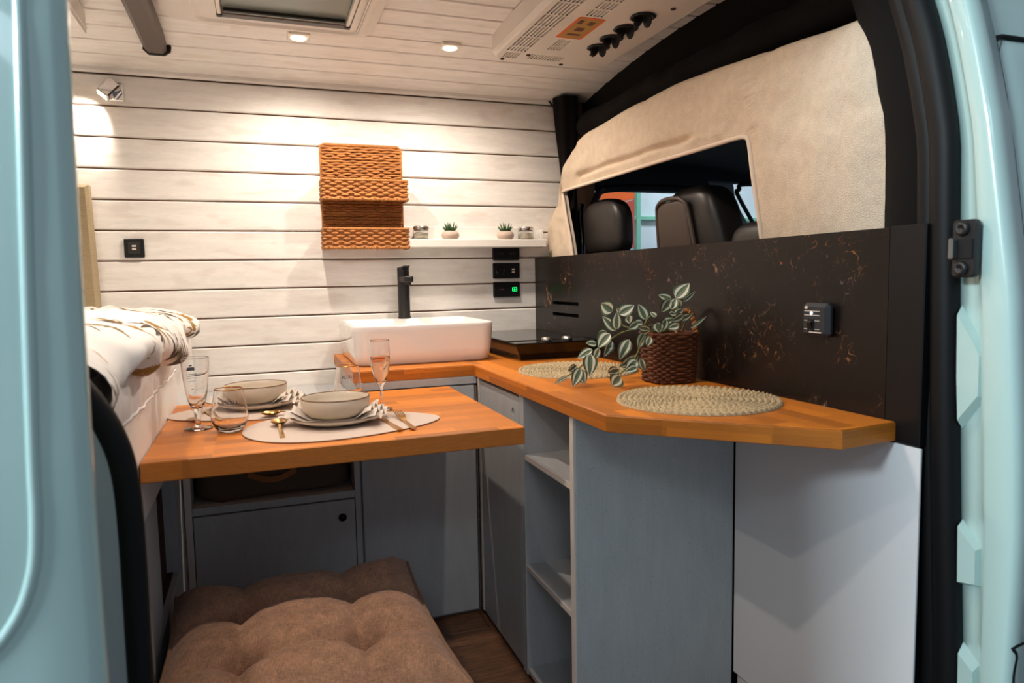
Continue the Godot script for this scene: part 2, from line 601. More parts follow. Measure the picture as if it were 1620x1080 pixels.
func shell():
	# far side wall: backing with boards
	var wall = struct("wall_side", bx(-2.3, -0.05, -3.01, 1.5, 2.03, -2.978), M.groove)
	var edges = []
	var y = 1.853 + 0.1127
	while y > -0.06:
		edges.append(y); y -= 0.1127
	for k in edges.size() - 1:
		var hi = edges[k] - 0.0028; var lo = edges[k + 1] + 0.0028
		obj("board", bx(-2.28, lo, -2.979, 1.34, hi, ZW, 0.004), M["white_board_%d" % (k * 3 % 4)], wall)
	# ceiling: curved backing with boards along the van
	var prof = PackedVector2Array()
	var zz = []
	for k in 25: zz.append(-3.01 + 2.06 * k / 24.0)
	for z in zz: prof.append(Vector2(z, yc(z) + 0.014))
	for k in 25: prof.append(Vector2(zz[24 - k], yc(zz[24 - k]) + 0.05))
	var s = st0(); prism(s, prof, "x", -2.3, 1.5)
	var ceil = struct("ceiling", s, M.groove)
	var z = -2.955
	var k = 0
	while z < -1.0:
		var z1 = z + (0.109 if k else 0.107)
		var p = PackedVector2Array([Vector2(z + 0.0048, yc(z) + 0.004), Vector2(z + 0.0075, yc(z)), Vector2((z + z1) / 2, yc((z + z1) / 2)), Vector2(z1 - 0.0075, yc(z1)), Vector2(z1 - 0.0048, yc(z1) + 0.004), Vector2(z1 - 0.0048, yc(z1) + 0.0138), Vector2(z + 0.0048, yc(z) + 0.0138)])
		s = st0(); prism(s, p, "x", -2.28, 1.455 + 0.05 * clampf((-2.2 - z) / 0.7, 0, 1))
		obj("board", s, M["white_board_%d" % ((k * 3 + 1) % 4)], ceil)
		z = z1
		k += 1
	var tr = struct("trim_1", bx(-2.28, 1.966, -2.968, 1.3, 1.992, -2.948, 0.006), M["white_board_2"])
	# floor with boards
	var fl = struct("floor", bx(-2.3, -0.06, -3.0, 1.3, -0.012, -0.95), M.oak_0)
	var row = 0
	z = -2.97
	var rng := RandomNumberGenerator.new(); rng.seed = 5
	while z < -1.0:
		var x = -2.28 - rng.randf_range(0, 0.9)
		while x < 1.28:
			var x1 = minf(x + 1.25, 1.28)
			if x1 > -2.2: obj("floor_board", bx(maxf(x, -2.28) + 0.001, -0.012, z + 0.001, x1 - 0.001, 0.0, z + 0.149, 0.0015), M["oak_%d" % ((row + int(x * 3 + 9)) % 3)], fl)
			x += 1.25
		z += 0.15
		row += 1
	# rear, near side behind the sliding door, header above the door
	struct("wall_rear", bx(-2.34, -0.05, -3.01, -2.3, 2.1, -0.95), M.white_board_1)
	struct("wall_near", bx(-2.3, -0.05, -1.06, -0.36, 2.09, -1.0), M.grey_shell)
	struct("trim_2", bx(-0.36, 1.9, -1.10, 1.5, 2.09, -1.03, 0.01), M.curtain_black)
	# roof skin over everything
	s = st0()
	prof = PackedVector2Array()
	for i in 25: prof.append(Vector2(-3.06 + 2.12 * i / 24.0, yc(clampf(-3.06 + 2.12 * i / 24.0, -3.0, -0.97)) + 0.055))
	for i in 25: prof.append(Vector2(-3.06 + 2.12 * (24 - i) / 24.0, yc(clampf(-3.06 + 2.12 * (24 - i) / 24.0, -3.0, -0.97)) + 0.09))
	prism(s, prof, "x", -2.4, 1.75)
	struct("roof_skin", s, M.mint_paint)

func partition():
	# low bulkhead behind the worktop and white lower panel
	var wf = struct("wall_front", bx(1.2125, 0.0, -3.0, 1.25, 1.28, -0.99), M.curtain_black)
	var lp = obj("lower_panel", bx(1.19, 0.105, -1.5385, 1.1955, 0.856, -0.982, 0.001), M.white_panel, wf)
	obj("plinth", bx(1.205, 0.0, -1.5385, 1.212, 0.105, -0.99), M.white_panel, wf)
	# upholstered upper partition with its hatch
	var t = thing("partition_cover", "beige carpet covered partition with a hatch to the cab", "partition", Vector3(1.27, 1.28, -2.0))
	var outer = [Vector2(-2.985, 1.25), Vector2(-2.985, 1.40), Vector2(-2.93, 1.47), Vector2(-2.845, 1.545), Vector2(-2.80, 1.64), Vector2(-2.735, 1.715), Vector2(-2.61, 1.768), Vector2(-2.34, 1.792), Vector2(-2.1, 1.80), Vector2(-1.9, 1.80), Vector2(-1.564, 1.778), Vector2(-1.344, 1.76), Vector2(-1.165, 1.74), Vector2(-1.128, 1.647), Vector2(-1.122, 1.562), Vector2(-1.108, 1.474), Vector2(-1.10, 1.25)]
	var inner = [Vector2(-2.712, 1.25), Vector2(-2.745, 1.36), Vector2(-2.785, 1.46), Vector2(-2.81, 1.535), Vector2(-2.822, 1.560), Vector2(-2.80, 1.57), Vector2(-2.6, 1.571), Vector2(-2.3, 1.572), Vector2(-2.1, 1.573), Vector2(-1.9, 1.573), Vector2(-1.75, 1.573), Vector2(-1.65, 1.573), Vector2(-1.612, 1.569), Vector2(-1.595, 1.553), Vector2(-1.58, 1.48), Vector2(-1.56, 1.39), Vector2(-1.528, 1.25)]
	var fine = func(a):
		var r = []
		for i in a.size() - 1:
			for k in 8: r.append(a[i].cubic_interpolate(a[i + 1], a[max(i - 1, 0)], a[min(i + 2, a.size() - 1)], k / 8.0))
		r.append(a[a.size() - 1])
		return r
	var O = fine.call(outer); var I = fine.call(inner)
	var nu = O.size() - 1
	var wob = noise(7, 1.0, 3)
	var rib = PackedVector2Array([Vector2(-2.675, 1.578), Vector2(-2.655, 1.612), Vector2(-2.4, 1.617), Vector2(-1.86, 1.615)])
	var seg = func(q):
		var d = 9.0
		for i in rib.size() - 1: d = minf(d, q.distance_to(Geometry2D.get_closest_point_to_segment(q, rib[i], rib[i + 1])))
		return d
	var face = func(u, v):
		var i = int(round(u * nu))
		var q = I[i].lerp(O[i], minf(v / 0.94, 1.0))
		var back = clampf((v - 0.86) / 0.14, 0, 1)
		var x = 1.268 - 0.018 * sin(PI * clampf(v, 0, 1)) + 0.055 * back * back
		x += 0.013 * wob.get_noise_2d(q.x * 5.0, q.y * 5.0) * (1 - back) * smoothstep(0.0, 0.15, v)
		var dr = seg.call(q)
		x += 0.019 * exp(-dr * dr / 0.00009)
		# puckers where the cover is pulled round the frame, vertical seam by the hatch corner
		for c in [[-2.36, 1.70, 0.06], [-2.17, 1.74, 0.05], [-1.54, 1.72, 0.05]]:
			var dz = q.x - c[0] - 0.1 * (q.y - c[1])
			x += 0.010 * exp(-dz * dz / 0.00012) * smoothstep(c[1] - c[2], c[1] + c[2], q.y)
		var ds = q.x + 1.575
		if q.y > 1.57: x += 0.004 * exp(-ds * ds / 0.00002)
		# soft bulge towards the door pillar
		var db = Vector2((q.x + 1.2) / 0.10, (q.y - 1.50) / 0.2)
		x -= 0.016 * exp(-db.length_squared())
		return Vector3(x, q.y, q.x)
	var s = st0(true)
	surf(s, nu, 52, face)
	obj("carpet_cover", s, M.pile, t)
	s = st0(true)
	surf(s, nu, 3, func(u, v):
		var i = int(round(u * nu))
		return Vector3(1.272 + 0.016 * v, I[i].y + 0.003 * v, I[i].x), false)
	obj("hatch_reveal", s, M.pile_edge, t)
	s = st0(true)
	surf(s, nu, 1, func(u, v):
		var i = int(round((1.0 - u) * nu))
		var q = I[i].lerp(O[i], v)
		return Vector3(1.289 + 0.035 * v, q.y, q.x))
	obj("back_board", s, M.curtain_black, t)
	var path = []
	for q in I: path.append(Vector3(1.267, q.y, q.x))
	s = st0(true); tube(s, path, 0.0065, 8)
	tag(obj("edge_trim", s, M.pile_edge, t), "pale piping round the hatch")

func curtain():
	# black curtain gathered on a rail across the cab roof and tied back beside the boards
	var t = thing("cab_curtain", "black blackout curtain bunched above the carpet covered partition", "curtain", Vector3(1.40, 1.7, -2.0))
	var wob = noise(17, 1.0, 2)
	var s = st0(true)
	surf(s, 120, 14, func(u, v):
		var z = lerpf(-2.83, -1.06, u)
		var y = lerpf(yc(z) + 0.01, 1.66, v)
		var x = 1.475 - 0.10 * pow(v, 1.5) + 0.012 * sin(v * 9.0 + 2.0 * wob.get_noise_1d(z * 3.0)) + 0.02 * wob.get_noise_2d(z * 4.0, v * 3.0)
		return Vector3(x, y, z))
	obj("valance", s, M.curtain_black, t)
	s = st0(true)
	var pts = []; var rr = []
	for k in 41:
		var z = lerpf(-2.83, -1.06, k / 40.0)
		pts.append(Vector3(1.385 + 0.01 * wob.get_noise_1d(z * 6.0), 1.865 - 0.03 * pow((z + 2.0) / 0.95, 2) + 0.012 * wob.get_noise_1d(z * 3.0 + 40.0), z))
		rr.append(0.052 + 0.008 * wob.get_noise_1d(z * 9.0 + 9.0))
	tube(s, pts, rr, 14)
	obj("rolled_hem", s, M.curtain_black, t)
	# hanging tail
	var h = thing("side_curtain", "black curtain tail hanging down beside the white boards", "curtain", Vector3(1.33, 1.28, -2.93))
	s = st0(true)
	surf(s, 40, 30, func(u, v):
		var y = lerpf(1.985, 1.27, v)
		var a = u * TAU
		var wd = lerpf(0.085, 0.05, smoothstep(0.0, 0.6, v)) * (1.0 + 0.12 * sin(a * 5.0 + v * 3.0))
		return Vector3(1.325 + 0.03 * v + wd * 0.62 * cos(a), y, -2.905 - 0.012 * v - wd * 0.6 * sin(a)), true)
	obj("folds", s, M.curtain_black, h)
	s = st0(true)
	tube(s, smooth_path([Vector3(1.262, 1.978, -2.945), Vector3(1.275, 1.955, -2.93), Vector3(1.30, 1.945, -2.92), Vector3(1.315, 1.915, -2.91)], 6), 0.004, 6)
	obj("tie_cord", s, M.rubber, h)

func pillar():
	# door pillar at the front of the sliding-door opening
	var pil = thing("door_pillar", "mint green painted door pillar beside the black door seal", "pillar", Vector3(1.2, -0.4, -0.9))
	pil.set_meta("kind", "structure")
	var ys = []
	for k in 61: ys.append(lerpf(1.98, -0.4, k / 60.0))
	var rows = []
	for y in ys:
		var zi = lerp_table(Z_IN, y); var zo = lerp_table(Z_OUT, y)
		var w = zo - zi
		rows.append([Vector3(1.225, y, zi), Vector3(1.222, y, zi + 0.25 * w), Vector3(1.221, y, zi + 0.37 * w), Vector3(1.207, y, zi + 0.47 * w), Vector3(1.202, y, zi + 0.56 * w), Vector3(1.2, y, zi + 0.85 * w), Vector3(1.2015, y, zi + 0.94 * w), Vector3(1.206, y, zo - 0.001), Vector3(1.214, y, zo + 0.002), Vector3(1.245, y, zo + 0.003), Vector3(1.245, y, zo - 0.02), Vector3(1.235, y, zi)])
	var s = st0(true)
	for j in rows.size() - 1:
		var n = rows[j].size()
		for i in n:
			var k = (i + 1) % n
			quad(s, rows[j][i], rows[j + 1][i], rows[j + 1][k], rows[j][k])
	obj("pressed_jamb", s, M.mint_paint, pil)
	# bosses pressed into the jamb
	var boss = func(pts, d, called):
		var st = st0()
		var lo = []
		var hi = []
		var c = Vector2.ZERO
		for p in pts: c += p
		c /= pts.size()
		for p in pts:
			lo.append(Vector3(1.2235, p.y, p.x))
			var q = p.lerp(c, 0.16)
			hi.append(Vector3(1.2235 - d, q.y, q.x))
		var mid = Vector3(1.26, c.y, c.x)
		out_poly(st, hi.duplicate(), mid)
		for i in pts.size():
			var j = (i + 1) % pts.size()
			out_poly(st, [lo[i], lo[j], hi[j], hi[i]], mid)
		obj(called, st, M.mint_paint, pil)
	boss.call([Vector2(-0.934, 1.135), Vector2(-0.893, 1.075), Vector2(-0.880, 1.05), Vector2(-0.880, 0.965), Vector2(-0.924, 0.905), Vector2(-0.930, 1.0)], 0.018, "pressed_boss")
	boss.call([Vector2(-0.916, 0.735), Vector2(-0.874, 0.695), Vector2(-0.872, 0.62), Vector2(-0.912, 0.61)], 0.018, "pressed_boss")
	boss.call([Vector2(-0.905, 0.50), Vector2(-0.87, 0.475), Vector2(-0.862, 0.30), Vector2(-0.90, 0.28)], 0.018, "pressed_boss")
	# lock striker
	var k = thing("door_striker", "dark metal lock striker screwed to the mint pillar", "latch", Vector3(1.19, 1.19, -0.905))
	s = st0(); prism(s, rrect(-0.928, 1.186, -0.882, 1.288, 0.008), "x", 1.182, 1.196, 0.003)
	obj("striker_plate", s, M.black_metal, k)
	for yy in [1.272, 1.202]:
		s = st0(true); lathe(s, [Vector2(0.0, 0.0), Vector2(0.013, 0.0), Vector2(0.013, 0.004), Vector2(0.010, 0.008), Vector2(0.005, 0.008), Vector2(0.004, 0.005), Vector2(0.0, 0.005)], 18, Vector3.ZERO, Transform3D(Basis(Vector3.BACK, PI / 2), Vector3(1.182, yy, -0.906)))
		obj("screw", s, M.black_metal, k)
	s = st0(); box(s, Vector3(1.166, 1.218, -0.924), Vector3(1.184, 1.256, -0.914), 0.003)
	obj("striker_bar", s, M.steel_hinge, k)
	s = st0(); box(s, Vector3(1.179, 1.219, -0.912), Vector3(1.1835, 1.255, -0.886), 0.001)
	obj("painted_slot", s, M.slot_shade_paint, k)  # solid dark block, painted as the shade of the slot opening
	# rubber seal along the flange, dark trim between it and the partition
	var seal = thing("door_seal", "black rubber seal running down the front edge of the door opening", "seal", Vector3(1.215, -0.4, -0.97))
	seal.set_meta("kind", "structure")
	s = st0(true)
	var path = []
	for y in ys: path.append(Vector3(1.214, y, lerp_table(Z_IN, y) - 0.022))
	tube(s, path, 0.027, 12, false, 0.8)
	obj("rubber_bulb", s, M.rubber, seal)
	s = st0(true)
	path = []
	for y in ys: path.append(Vector3(1.224, y, lerp_table(Z_IN, y) - 0.062))
	tube(s, path, 0.022, 10, false, 0.8)
	obj("rubber_lip", s, M.rubber, seal)
	s = st0(true)
	surf(s, 6, 60, func(u, v):
		var y = lerpf(1.96, 1.285, v)
		return Vector3(1.262 - 0.03 * sin(u * PI), y, lerpf(lerp_table(Z_IN, y) - 0.20, lerp_table(Z_IN, y) - 0.05, u)))
	obj("pillar_trim", s, M.curtain_black, seal)
	# outer skin and front door
	var skin = func(x0, x1, y0, y1, off, called, parent, r):
		var st = st0(true)
		surf(st, 10, 40, func(u, v):
			var y = lerpf(y1, y0, v)
			var x = lerpf(x0, x1, u)
			return Vector3(x, y, lerp_table(Z_OUT, y) + off))
		obj(called, st, M.mint_paint, parent)
	skin.call(1.243, 1.6, -0.4, 1.9, -0.006, "body_side", pil, 0)
	var fd = thing("front_door", "mint painted cab door edge beside the pillar", "door", Vector3(1.6, 0.0, -0.85))
	fd.set_meta("kind", "structure")
	s = st0(true)
	surf(s, 24, 60, func(u, v):
		var y = lerpf(1.606, 0.56, v)
		var x = lerpf(1.252, 1.9, u)
		if v < 0.03: x = lerpf(1.252 + 0.02 * (1 - v / 0.03), 1.9, u)
		var r = clampf(u / 0.02, 0, 1)
		return Vector3(x, y, lerp_table(Z_OUT, y) + 0.004 * minf(r, clampf(v / 0.01, 0, 1)) - 0.004))
	obj("door_skin", s, M.mint_paint, fd)
	s = st0(true)
	path = [Vector3(1.9, 1.612, lerp_table(Z_OUT, 1.612))]
	for y in [1.612, 1.609, 1.598, 1.5, 1.4, 1.3, 1.2, 1.1, 1.0, 0.9, 0.8, 0.7, 0.6, 0.55]: path.append(Vector3(1.27 if y > 1.611 else (1.256 if y > 1.6 else 1.247), y, lerp_table(Z_OUT, y) - 0.002))
	tube(s, path, 0.0042, 8)
	obj("gap_rubber", s, M.rubber, fd)
	s = st0(true)
	path = [Vector3(1.28, 0.2, lerp_table(Z_OUT, 0.2)), Vector3(1.222, 0.44, lerp_table(Z_OUT, 0.44)), Vector3(1.222, 0.52, lerp_table(Z_OUT, 0.52)), Vector3(1.236, 0.545, lerp_table(Z_OUT, 0.545)), Vector3(1.5, 0.55, lerp_table(Z_OUT, 0.55))]
	tube(s, smooth_path(path, 5), 0.004, 8)
	obj("gap_rubber", s, M.rubber, fd)
	obj("protective_moulding", bx(1.262, 0.60, -0.802, 1.9, 0.84, -0.788, 0.006), M.grey_shell, fd)

func sliding_door():
	var t = thing("sliding_door", "mint painted sliding door pushed back along the van side", "door", Vector3(-0.6, -0.3, -0.75))
	t.set_meta("kind", "structure")
	var prof = [[1.98, -0.86], [1.7, -0.775], [1.44, -0.725], [1.2, -0.702], [1.0, -0.692], [0.8, -0.69], [0.4, -0.695], [-0.3, -0.74]]
	var sec = []
	for k in 61:
		var y = lerpf(1.96, -0.3, k / 60.0)
		var z = lerp_table(prof, y)
		sec.append([Vector3(-1.4, y, z), Vector3(-0.30, y, z), Vector3(-0.20, y, z - 0.0005), Vector3(-0.158, y, z - 0.002), Vector3(-0.149, y, z - 0.006), Vector3(-0.145, y, z - 0.012), Vector3(-0.145, y, z - 0.018), Vector3(-0.150, y, z - 0.022), Vector3(-0.175, y, z - 0.028), Vector3(-0.185, y, z - 0.10), Vector3(-1.4, y, z - 0.11)])
	var s = st0(true)
	for j in sec.size() - 1:
		var n = sec[j].size()
		for i in n:
			var k = (i + 1) % n
			quad(s, sec[j][i], sec[j + 1][i], sec[j + 1][k], sec[j][k])
	obj("door_skin", s, M.mint_paint, t)
	# raised bead of the pressed field in the skin
	var path = []
	for q in [[-0.178, 1.9], [-0.178, 1.6], [-0.179, 1.4], [-0.183, 1.2], [-0.187, 1.05], [-0.188, 1.0], [-0.193, 0.955], [-0.208, 0.915], [-0.235, 0.885], [-0.28, 0.868], [-0.4, 0.862], [-1.3, 0.862]]: path.append(Vector3(q[0], q[1], lerp_table(prof, q[1]) - 0.002))
	s = st0(true); tube(s, smooth_path(path, 5), 0.0055, 12)
	obj("pressed_bead", s, M.mint_paint, t)
	# rear side of the opening with its seal
	var b = thing("rear_pillar", "grey inner pillar panel with curved black seal behind the sliding door", "pillar", Vector3(-0.3, 0.0, -0.98))
	b.set_meta("kind", "structure")
	var sp = [Vector2(-0.165, -0.2), Vector2(-0.165, 0.5), Vector2(-0.165, 0.70), Vector2(-0.164, 0.88), Vector2(-0.167, 0.965), Vector2(-0.178, 1.015), Vector2(-0.198, 1.058), Vector2(-0.225, 1.095), Vector2(-0.27, 1.14), Vector2(-0.33, 1.18), Vector2(-0.36, 1.26), Vector2(-0.365, 1.5), Vector2(-0.365, 1.9)]
	var poly = PackedVector2Array()
	for q in sp: poly.append(q + Vector2(-0.01, 0))
	poly.append(Vector2(-0.9, 1.9)); poly.append(Vector2(-0.9, -0.2))
	s = st0(); prism(s, poly, "z", -1.0, -0.965)
	obj("pillar_panel", s, M.grey_shell, b)
	path = []
	for q in sp: path.append(Vector3(q.x, q.y, -0.975))
	s = st0(true); tube(s, smooth_path(path, 5), 0.0165, 12)
	obj("rubber_seal", s, M.rubber, b)
	for yy in [0.925, 0.885]:
		s = st0(true); lathe(s, [Vector2(0.0, 0.0), Vector2(0.009, 0.0), Vector2(0.008, 0.012), Vector2(0.0, 0.014)], 16, Vector3.ZERO, Transform3D(Basis(Vector3.RIGHT, PI / 2), Vector3(-0.213, yy, -0.965)))
		obj("rubber_stop", s, M.rubber, b)

# ------------------------------------------------------------------ ceiling things
func ceiling_things():
	downlight(0.176, -2.571, "square ceiling downlight close to the skylight frame", SPOT)
	downlight(0.70, -2.537, "square ceiling downlight between the skylight and the ventilation unit", SPOT)
	downlight(0.176, -1.45, "square ceiling downlight over the doorway in front of the table", 0.16)
	downlight(0.66, -1.45, "square ceiling downlight over the gap between table and worktop", 0.42)
	for q in [[-0.36, -1.45, "over the foot of the bed by the sliding door"], [-0.90, -1.45, "over the far end of the bed"]]:
		downlight(q[0], q[1], "square ceiling downlight " + q[2], 0.58)
	# roof window
	var t = thing("skylight", "cream framed roof window with a grey blind in the boarded ceiling", "skylight", Vector3(0.09, 2.03, -2.15))
	var s = st0()
	var ys = 2.03
	var o = rrect(-0.24, -2.515, 0.415, -1.78, 0.06, 6)
	var i0 = rrect(-0.075, -2.425, 0.33, -1.86, 0.02, 6)
	for k in o.size():
		var j = (k + 1) % o.size()
		var A = Vector3(o[k].x, ys + 0.03, o[k].y); var B = Vector3(o[j].x, ys + 0.03, o[j].y)
		var om = o[k].lerp(Vector2(0.09, -2.15), 0.02); var on = o[j].lerp(Vector2(0.09, -2.15), 0.02)
		var A1 = Vector3(om.x, ys, om.y); var B1 = Vector3(on.x, ys, on.y)
		var om2 = o[k].lerp(i0[k], 0.42); var on2 = o[j].lerp(i0[j], 0.42)
		var A2 = Vector3(om2.x, ys - 0.012, om2.y); var B2 = Vector3(on2.x, ys - 0.012, on2.y)
		var om3 = o[k].lerp(i0[k], 0.62); var on3 = o[j].lerp(i0[j], 0.62)
		var A3 = Vector3(om3.x, ys - 0.014, om3.y); var B3 = Vector3(on3.x, ys - 0.014, on3.y)
		var om4 = o[k].lerp(i0[k], 0.70); var on4 = o[j].lerp(i0[j], 0.70)
		var A4 = Vector3(om4.x, ys - 0.006, om4.y); var B4 = Vector3(on4.x, ys - 0.006, on4.y)
		var A5 = Vector3(i0[k].x, ys - 0.008, i0[k].y); var B5 = Vector3(i0[j].x, ys - 0.008, i0[j].y)
		var A6 = Vector3(i0[k].x, ys + 0.03, i0[k].y); var B6 = Vector3(i0[j].x, ys + 0.03, i0[j].y)
		var L = [[A, B], [A1, B1], [A2, B2], [A3, B3], [A4, B4], [A5, B5], [A6, B6]]
		for m in L.size() - 1: quad(s, L[m][0], L[m][1], L[m + 1][1], L[m + 1][0])
	obj("frame", s, M.ac_white, t)
	obj("blind", bx(-0.06, ys + 0.012, -2.39, 0.315, ys + 0.018, -1.86), M.blind_grey, t)
	var bar = obj("blind_rail", bx(-0.055, ys + 0.0, -2.418, 0.312, ys + 0.013, -2.395, 0.002), M.slot_dark, t)
	obj("rail_edge", bx(-0.055, ys - 0.003, -2.395, 0.312, ys + 0.002, -2.388, 0.001), M.blind_grey, bar)
	for x in [-0.074, 0.315]:
		obj("side_rail", bx(x, ys - 0.006, -2.424, x + 0.012, ys + 0.01, -1.86, 0.001), M.ac_white, t)
	for x in [-0.0755, 0.314]: obj("rail_stop", bx(x, ys - 0.009, -2.424, x + 0.015, ys + 0.002, -2.403, 0.001), M.black_plastic, t)
	s = st0()
	for k in 46: box(s, Vector3(-0.06 + k * 0.0085, ys - 0.0135, -2.478), Vector3(-0.0565 + k * 0.0085, ys - 0.0095, -2.463))
	obj("vent_ribs", s, M.ac_white, t)
	s = st0()
	for k in 5: box(s, Vector3(0.352 + k * 0.006, ys - 0.0135, -2.44), Vector3(0.3555 + k * 0.006, ys - 0.009, -1.9))
	obj("vent_ribs", s, M.ac_white, t)
	# ventilation unit under the roof
	var a = thing("roof_ventilation_unit", "white ceiling air unit with slotted grilles and four round black vents", "air conditioner", Vector3(1.05, 1.985, -2.1))
	var rects = [[0.862, -2.435, 0.918, -2.375, 6], [0.955, -2.425, 1.085, -2.375, 12]]
	for q in [[-2.355, -2.315], [-2.305, -2.215], [-2.205, -2.115], [-2.105, -2.015], [-2.005, -1.915], [-1.905, -1.815]]: rects.append([0.853, q[0], 0.928, q[1], 6])
	for q in [[-2.31, -2.275], [-2.265, -2.205], [-1.985, -1.935], [-1.925, -1.875], [-1.865, -1.815]]: rects.append([0.985 if q[0] < -2.0 else 0.975, q[0], 1.035, q[1], 5])
	s = st0()
	# skirt: rounded outline from the ceiling down to the flat field
	var levels = [[rrect(0.822, -2.475, 1.282, -1.62, 0.07, 8), 2.06], [rrect(0.822, -2.475, 1.282, -1.62, 0.07, 8), 2.0], [rrect(0.827, -2.47, 1.277, -1.625, 0.067, 8), 1.989], [rrect(0.836, -2.461, 1.268, -1.634, 0.06, 8), 1.985], [rrect(0.852, -2.445, 1.252, -1.65, 0.0005, 8), 1.985]]
	for m in levels.size() - 1:
		for i in levels[m][0].size():
			var j = (i + 1) % levels[m][0].size()
			var A = levels[m][0][i]; var B = levels[m][0][j]; var C = levels[m + 1][0][j]; var D = levels[m + 1][0][i]
			quad(s, Vector3(A.x, levels[m][1], A.y), Vector3(B.x, levels[m][1], B.y), Vector3(C.x, levels[m + 1][1], C.y), Vector3(D.x, levels[m + 1][1], D.y))
	# flat field cut by the grilles
	var xs = [0.852, 1.252]; var zs = [-2.445, -1.65]
	for r in rects:
		for v in [r[0], r[2]]: if not xs.has(v): xs.append(v)
		for v in [r[1], r[3]]: if not zs.has(v): zs.append(v)
	xs.sort(); zs.sort()
	for i in xs.size() - 1:
		for j in zs.size() - 1:
			var mx = (xs[i] + xs[i + 1]) / 2; var mz = (zs[j] + zs[j + 1]) / 2
			var open = false
			for r in rects: open = open or (mx > r[0] and mx < r[2] and mz > r[1] and mz < r[3])
			if not open: quad(s, Vector3(xs[i], 1.985, zs[j]), Vector3(xs[i + 1], 1.985, zs[j]), Vector3(xs[i + 1], 1.985, zs[j + 1]), Vector3(xs[i], 1.985, zs[j + 1]))
	obj("cover", s, M.ac_white, a)
	obj("filter_pad", bx(0.845, 1.994, -2.45, 1.26, 2.004, -1.64), M.cab_plastic, a)
	for r in rects:
		var n = int(r[4])
		var w = (r[2] - r[0]) / n
		for k in n: obj("grille_bar", bx(r[0] + (k + 0.56) * w, 1.985, r[1], r[0] + (k + 1) * w, 1.991, r[3]), M.ac_white, a)
	var st1 = st0(); prism(st1, rrect(0.962, -2.185, 1.052, -1.998, 0.008), "y", 1.9835, 1.9852)
	var stick = obj("sticker", st1, M.sticker_orange, a)
	obj("sticker_field", bx(0.969, 1.983, -2.178, 1.045, 1.9837, -2.005), M.sticker_print, stick)
	for q in [[0.992, -2.11, 1.02, -2.08], [0.985, -2.15, 1.03, -2.135], [0.975, -2.05, 0.99, -2.02], [1.01, -2.055, 1.03, -2.025]]:
		obj("printed_mark", bx(q[0], 1.9826, q[1], q[2], 1.9832, q[3]), M.print_brown, stick)
	for z in [-2.236, -2.142, -2.046, -1.940]:
		var x = 1.145
		var sv = st0(true)
		lathe(sv, [Vector2(0.0, 0.0), Vector2(0.036, 0.0), Vector2(0.04, -0.004), Vector2(0.034, -0.007), Vector2(0.028, -0.003), Vector2(0.0, -0.003)], 28, Vector3(x, 1.985, z))
		var vent = obj("round_vent", sv, M.black_plastic, a)
		for e in [-1, 1]:
			sv = st0(true)
			blob(sv, Vector3.ZERO, Vector3(0.003, 0.021, 0.016), 1.0, 18, 10)
			var fl = obj("vent_flap", sv, M.black_plastic, vent)
			fl.position = Vector3(x + 0.012 * e, 1.972, z + 0.006 * e)
			fl.rotation = Vector3(0.2, 0.5, 0.25 * e)
	for q in [[0.87, -2.452], [0.945, -2.385], [1.1, -2.452], [1.16, -2.32], [1.20, -1.86]]:
		var sv = st0(true); lathe(sv, [Vector2(0.0, 0.0), Vector2(0.008, 0.0), Vector2(0.007, -0.003), Vector2(0.0, -0.003)], 16, Vector3(q[0], 1.985, q[1]))
		obj("screw_cap", sv, M.slot_dark, a)
	# bronze track under the roof
	var r = thing("ceiling_track", "dark bronze metal track with a black end cap under the boarded ceiling", "rail", Vector3(-0.28, 1.99, -2.2))
	s = st0(); prism(s, PackedVector2Array([Vector2(-0.315, 2.03), Vector2(-0.32, 2.0), Vector2(-0.305, 1.985), Vector2(-0.262, 1.985), Vector2(-0.25, 1.995), Vector2(-0.248, 2.03)]), "z", -2.74, -1.2)
	obj("track_body", s, M.bronze_bar, r)
	s = st0(); prism(s, PackedVector2Array([Vector2(-0.318, 2.04), Vector2(-0.325, 1.998), Vector2(-0.307, 1.981), Vector2(-0.258, 1.981), Vector2(-0.238, 1.995), Vector2(-0.235, 2.012), Vector2(-0.243, 2.035)]), "z", -2.75, -2.735, 0.003)
	obj("end_cap", s, M.black_plastic, r)
	# overhead locker at the bed end
	var lk = thing("overhead_locker", "white overhead locker corner under the ceiling above the bed", "cabinet", Vector3(-0.8, 1.72, -2.3))
	obj("locker_body", bx(-2.28, 1.966, -2.52, -0.458, 2.034, -1.75, 0.003), M.white_board_1, lk)
	obj("edge_band", bx(-0.4579, 1.962, -2.524, -0.45, 2.034, -1.75, 0.002), M.white_paint, lk)
	obj("edge_bead", bx(-0.451, 1.976, -2.52, -0.447, 1.984, -1.75, 0.0015), M.white_paint, lk)

const SPOT := 0.76

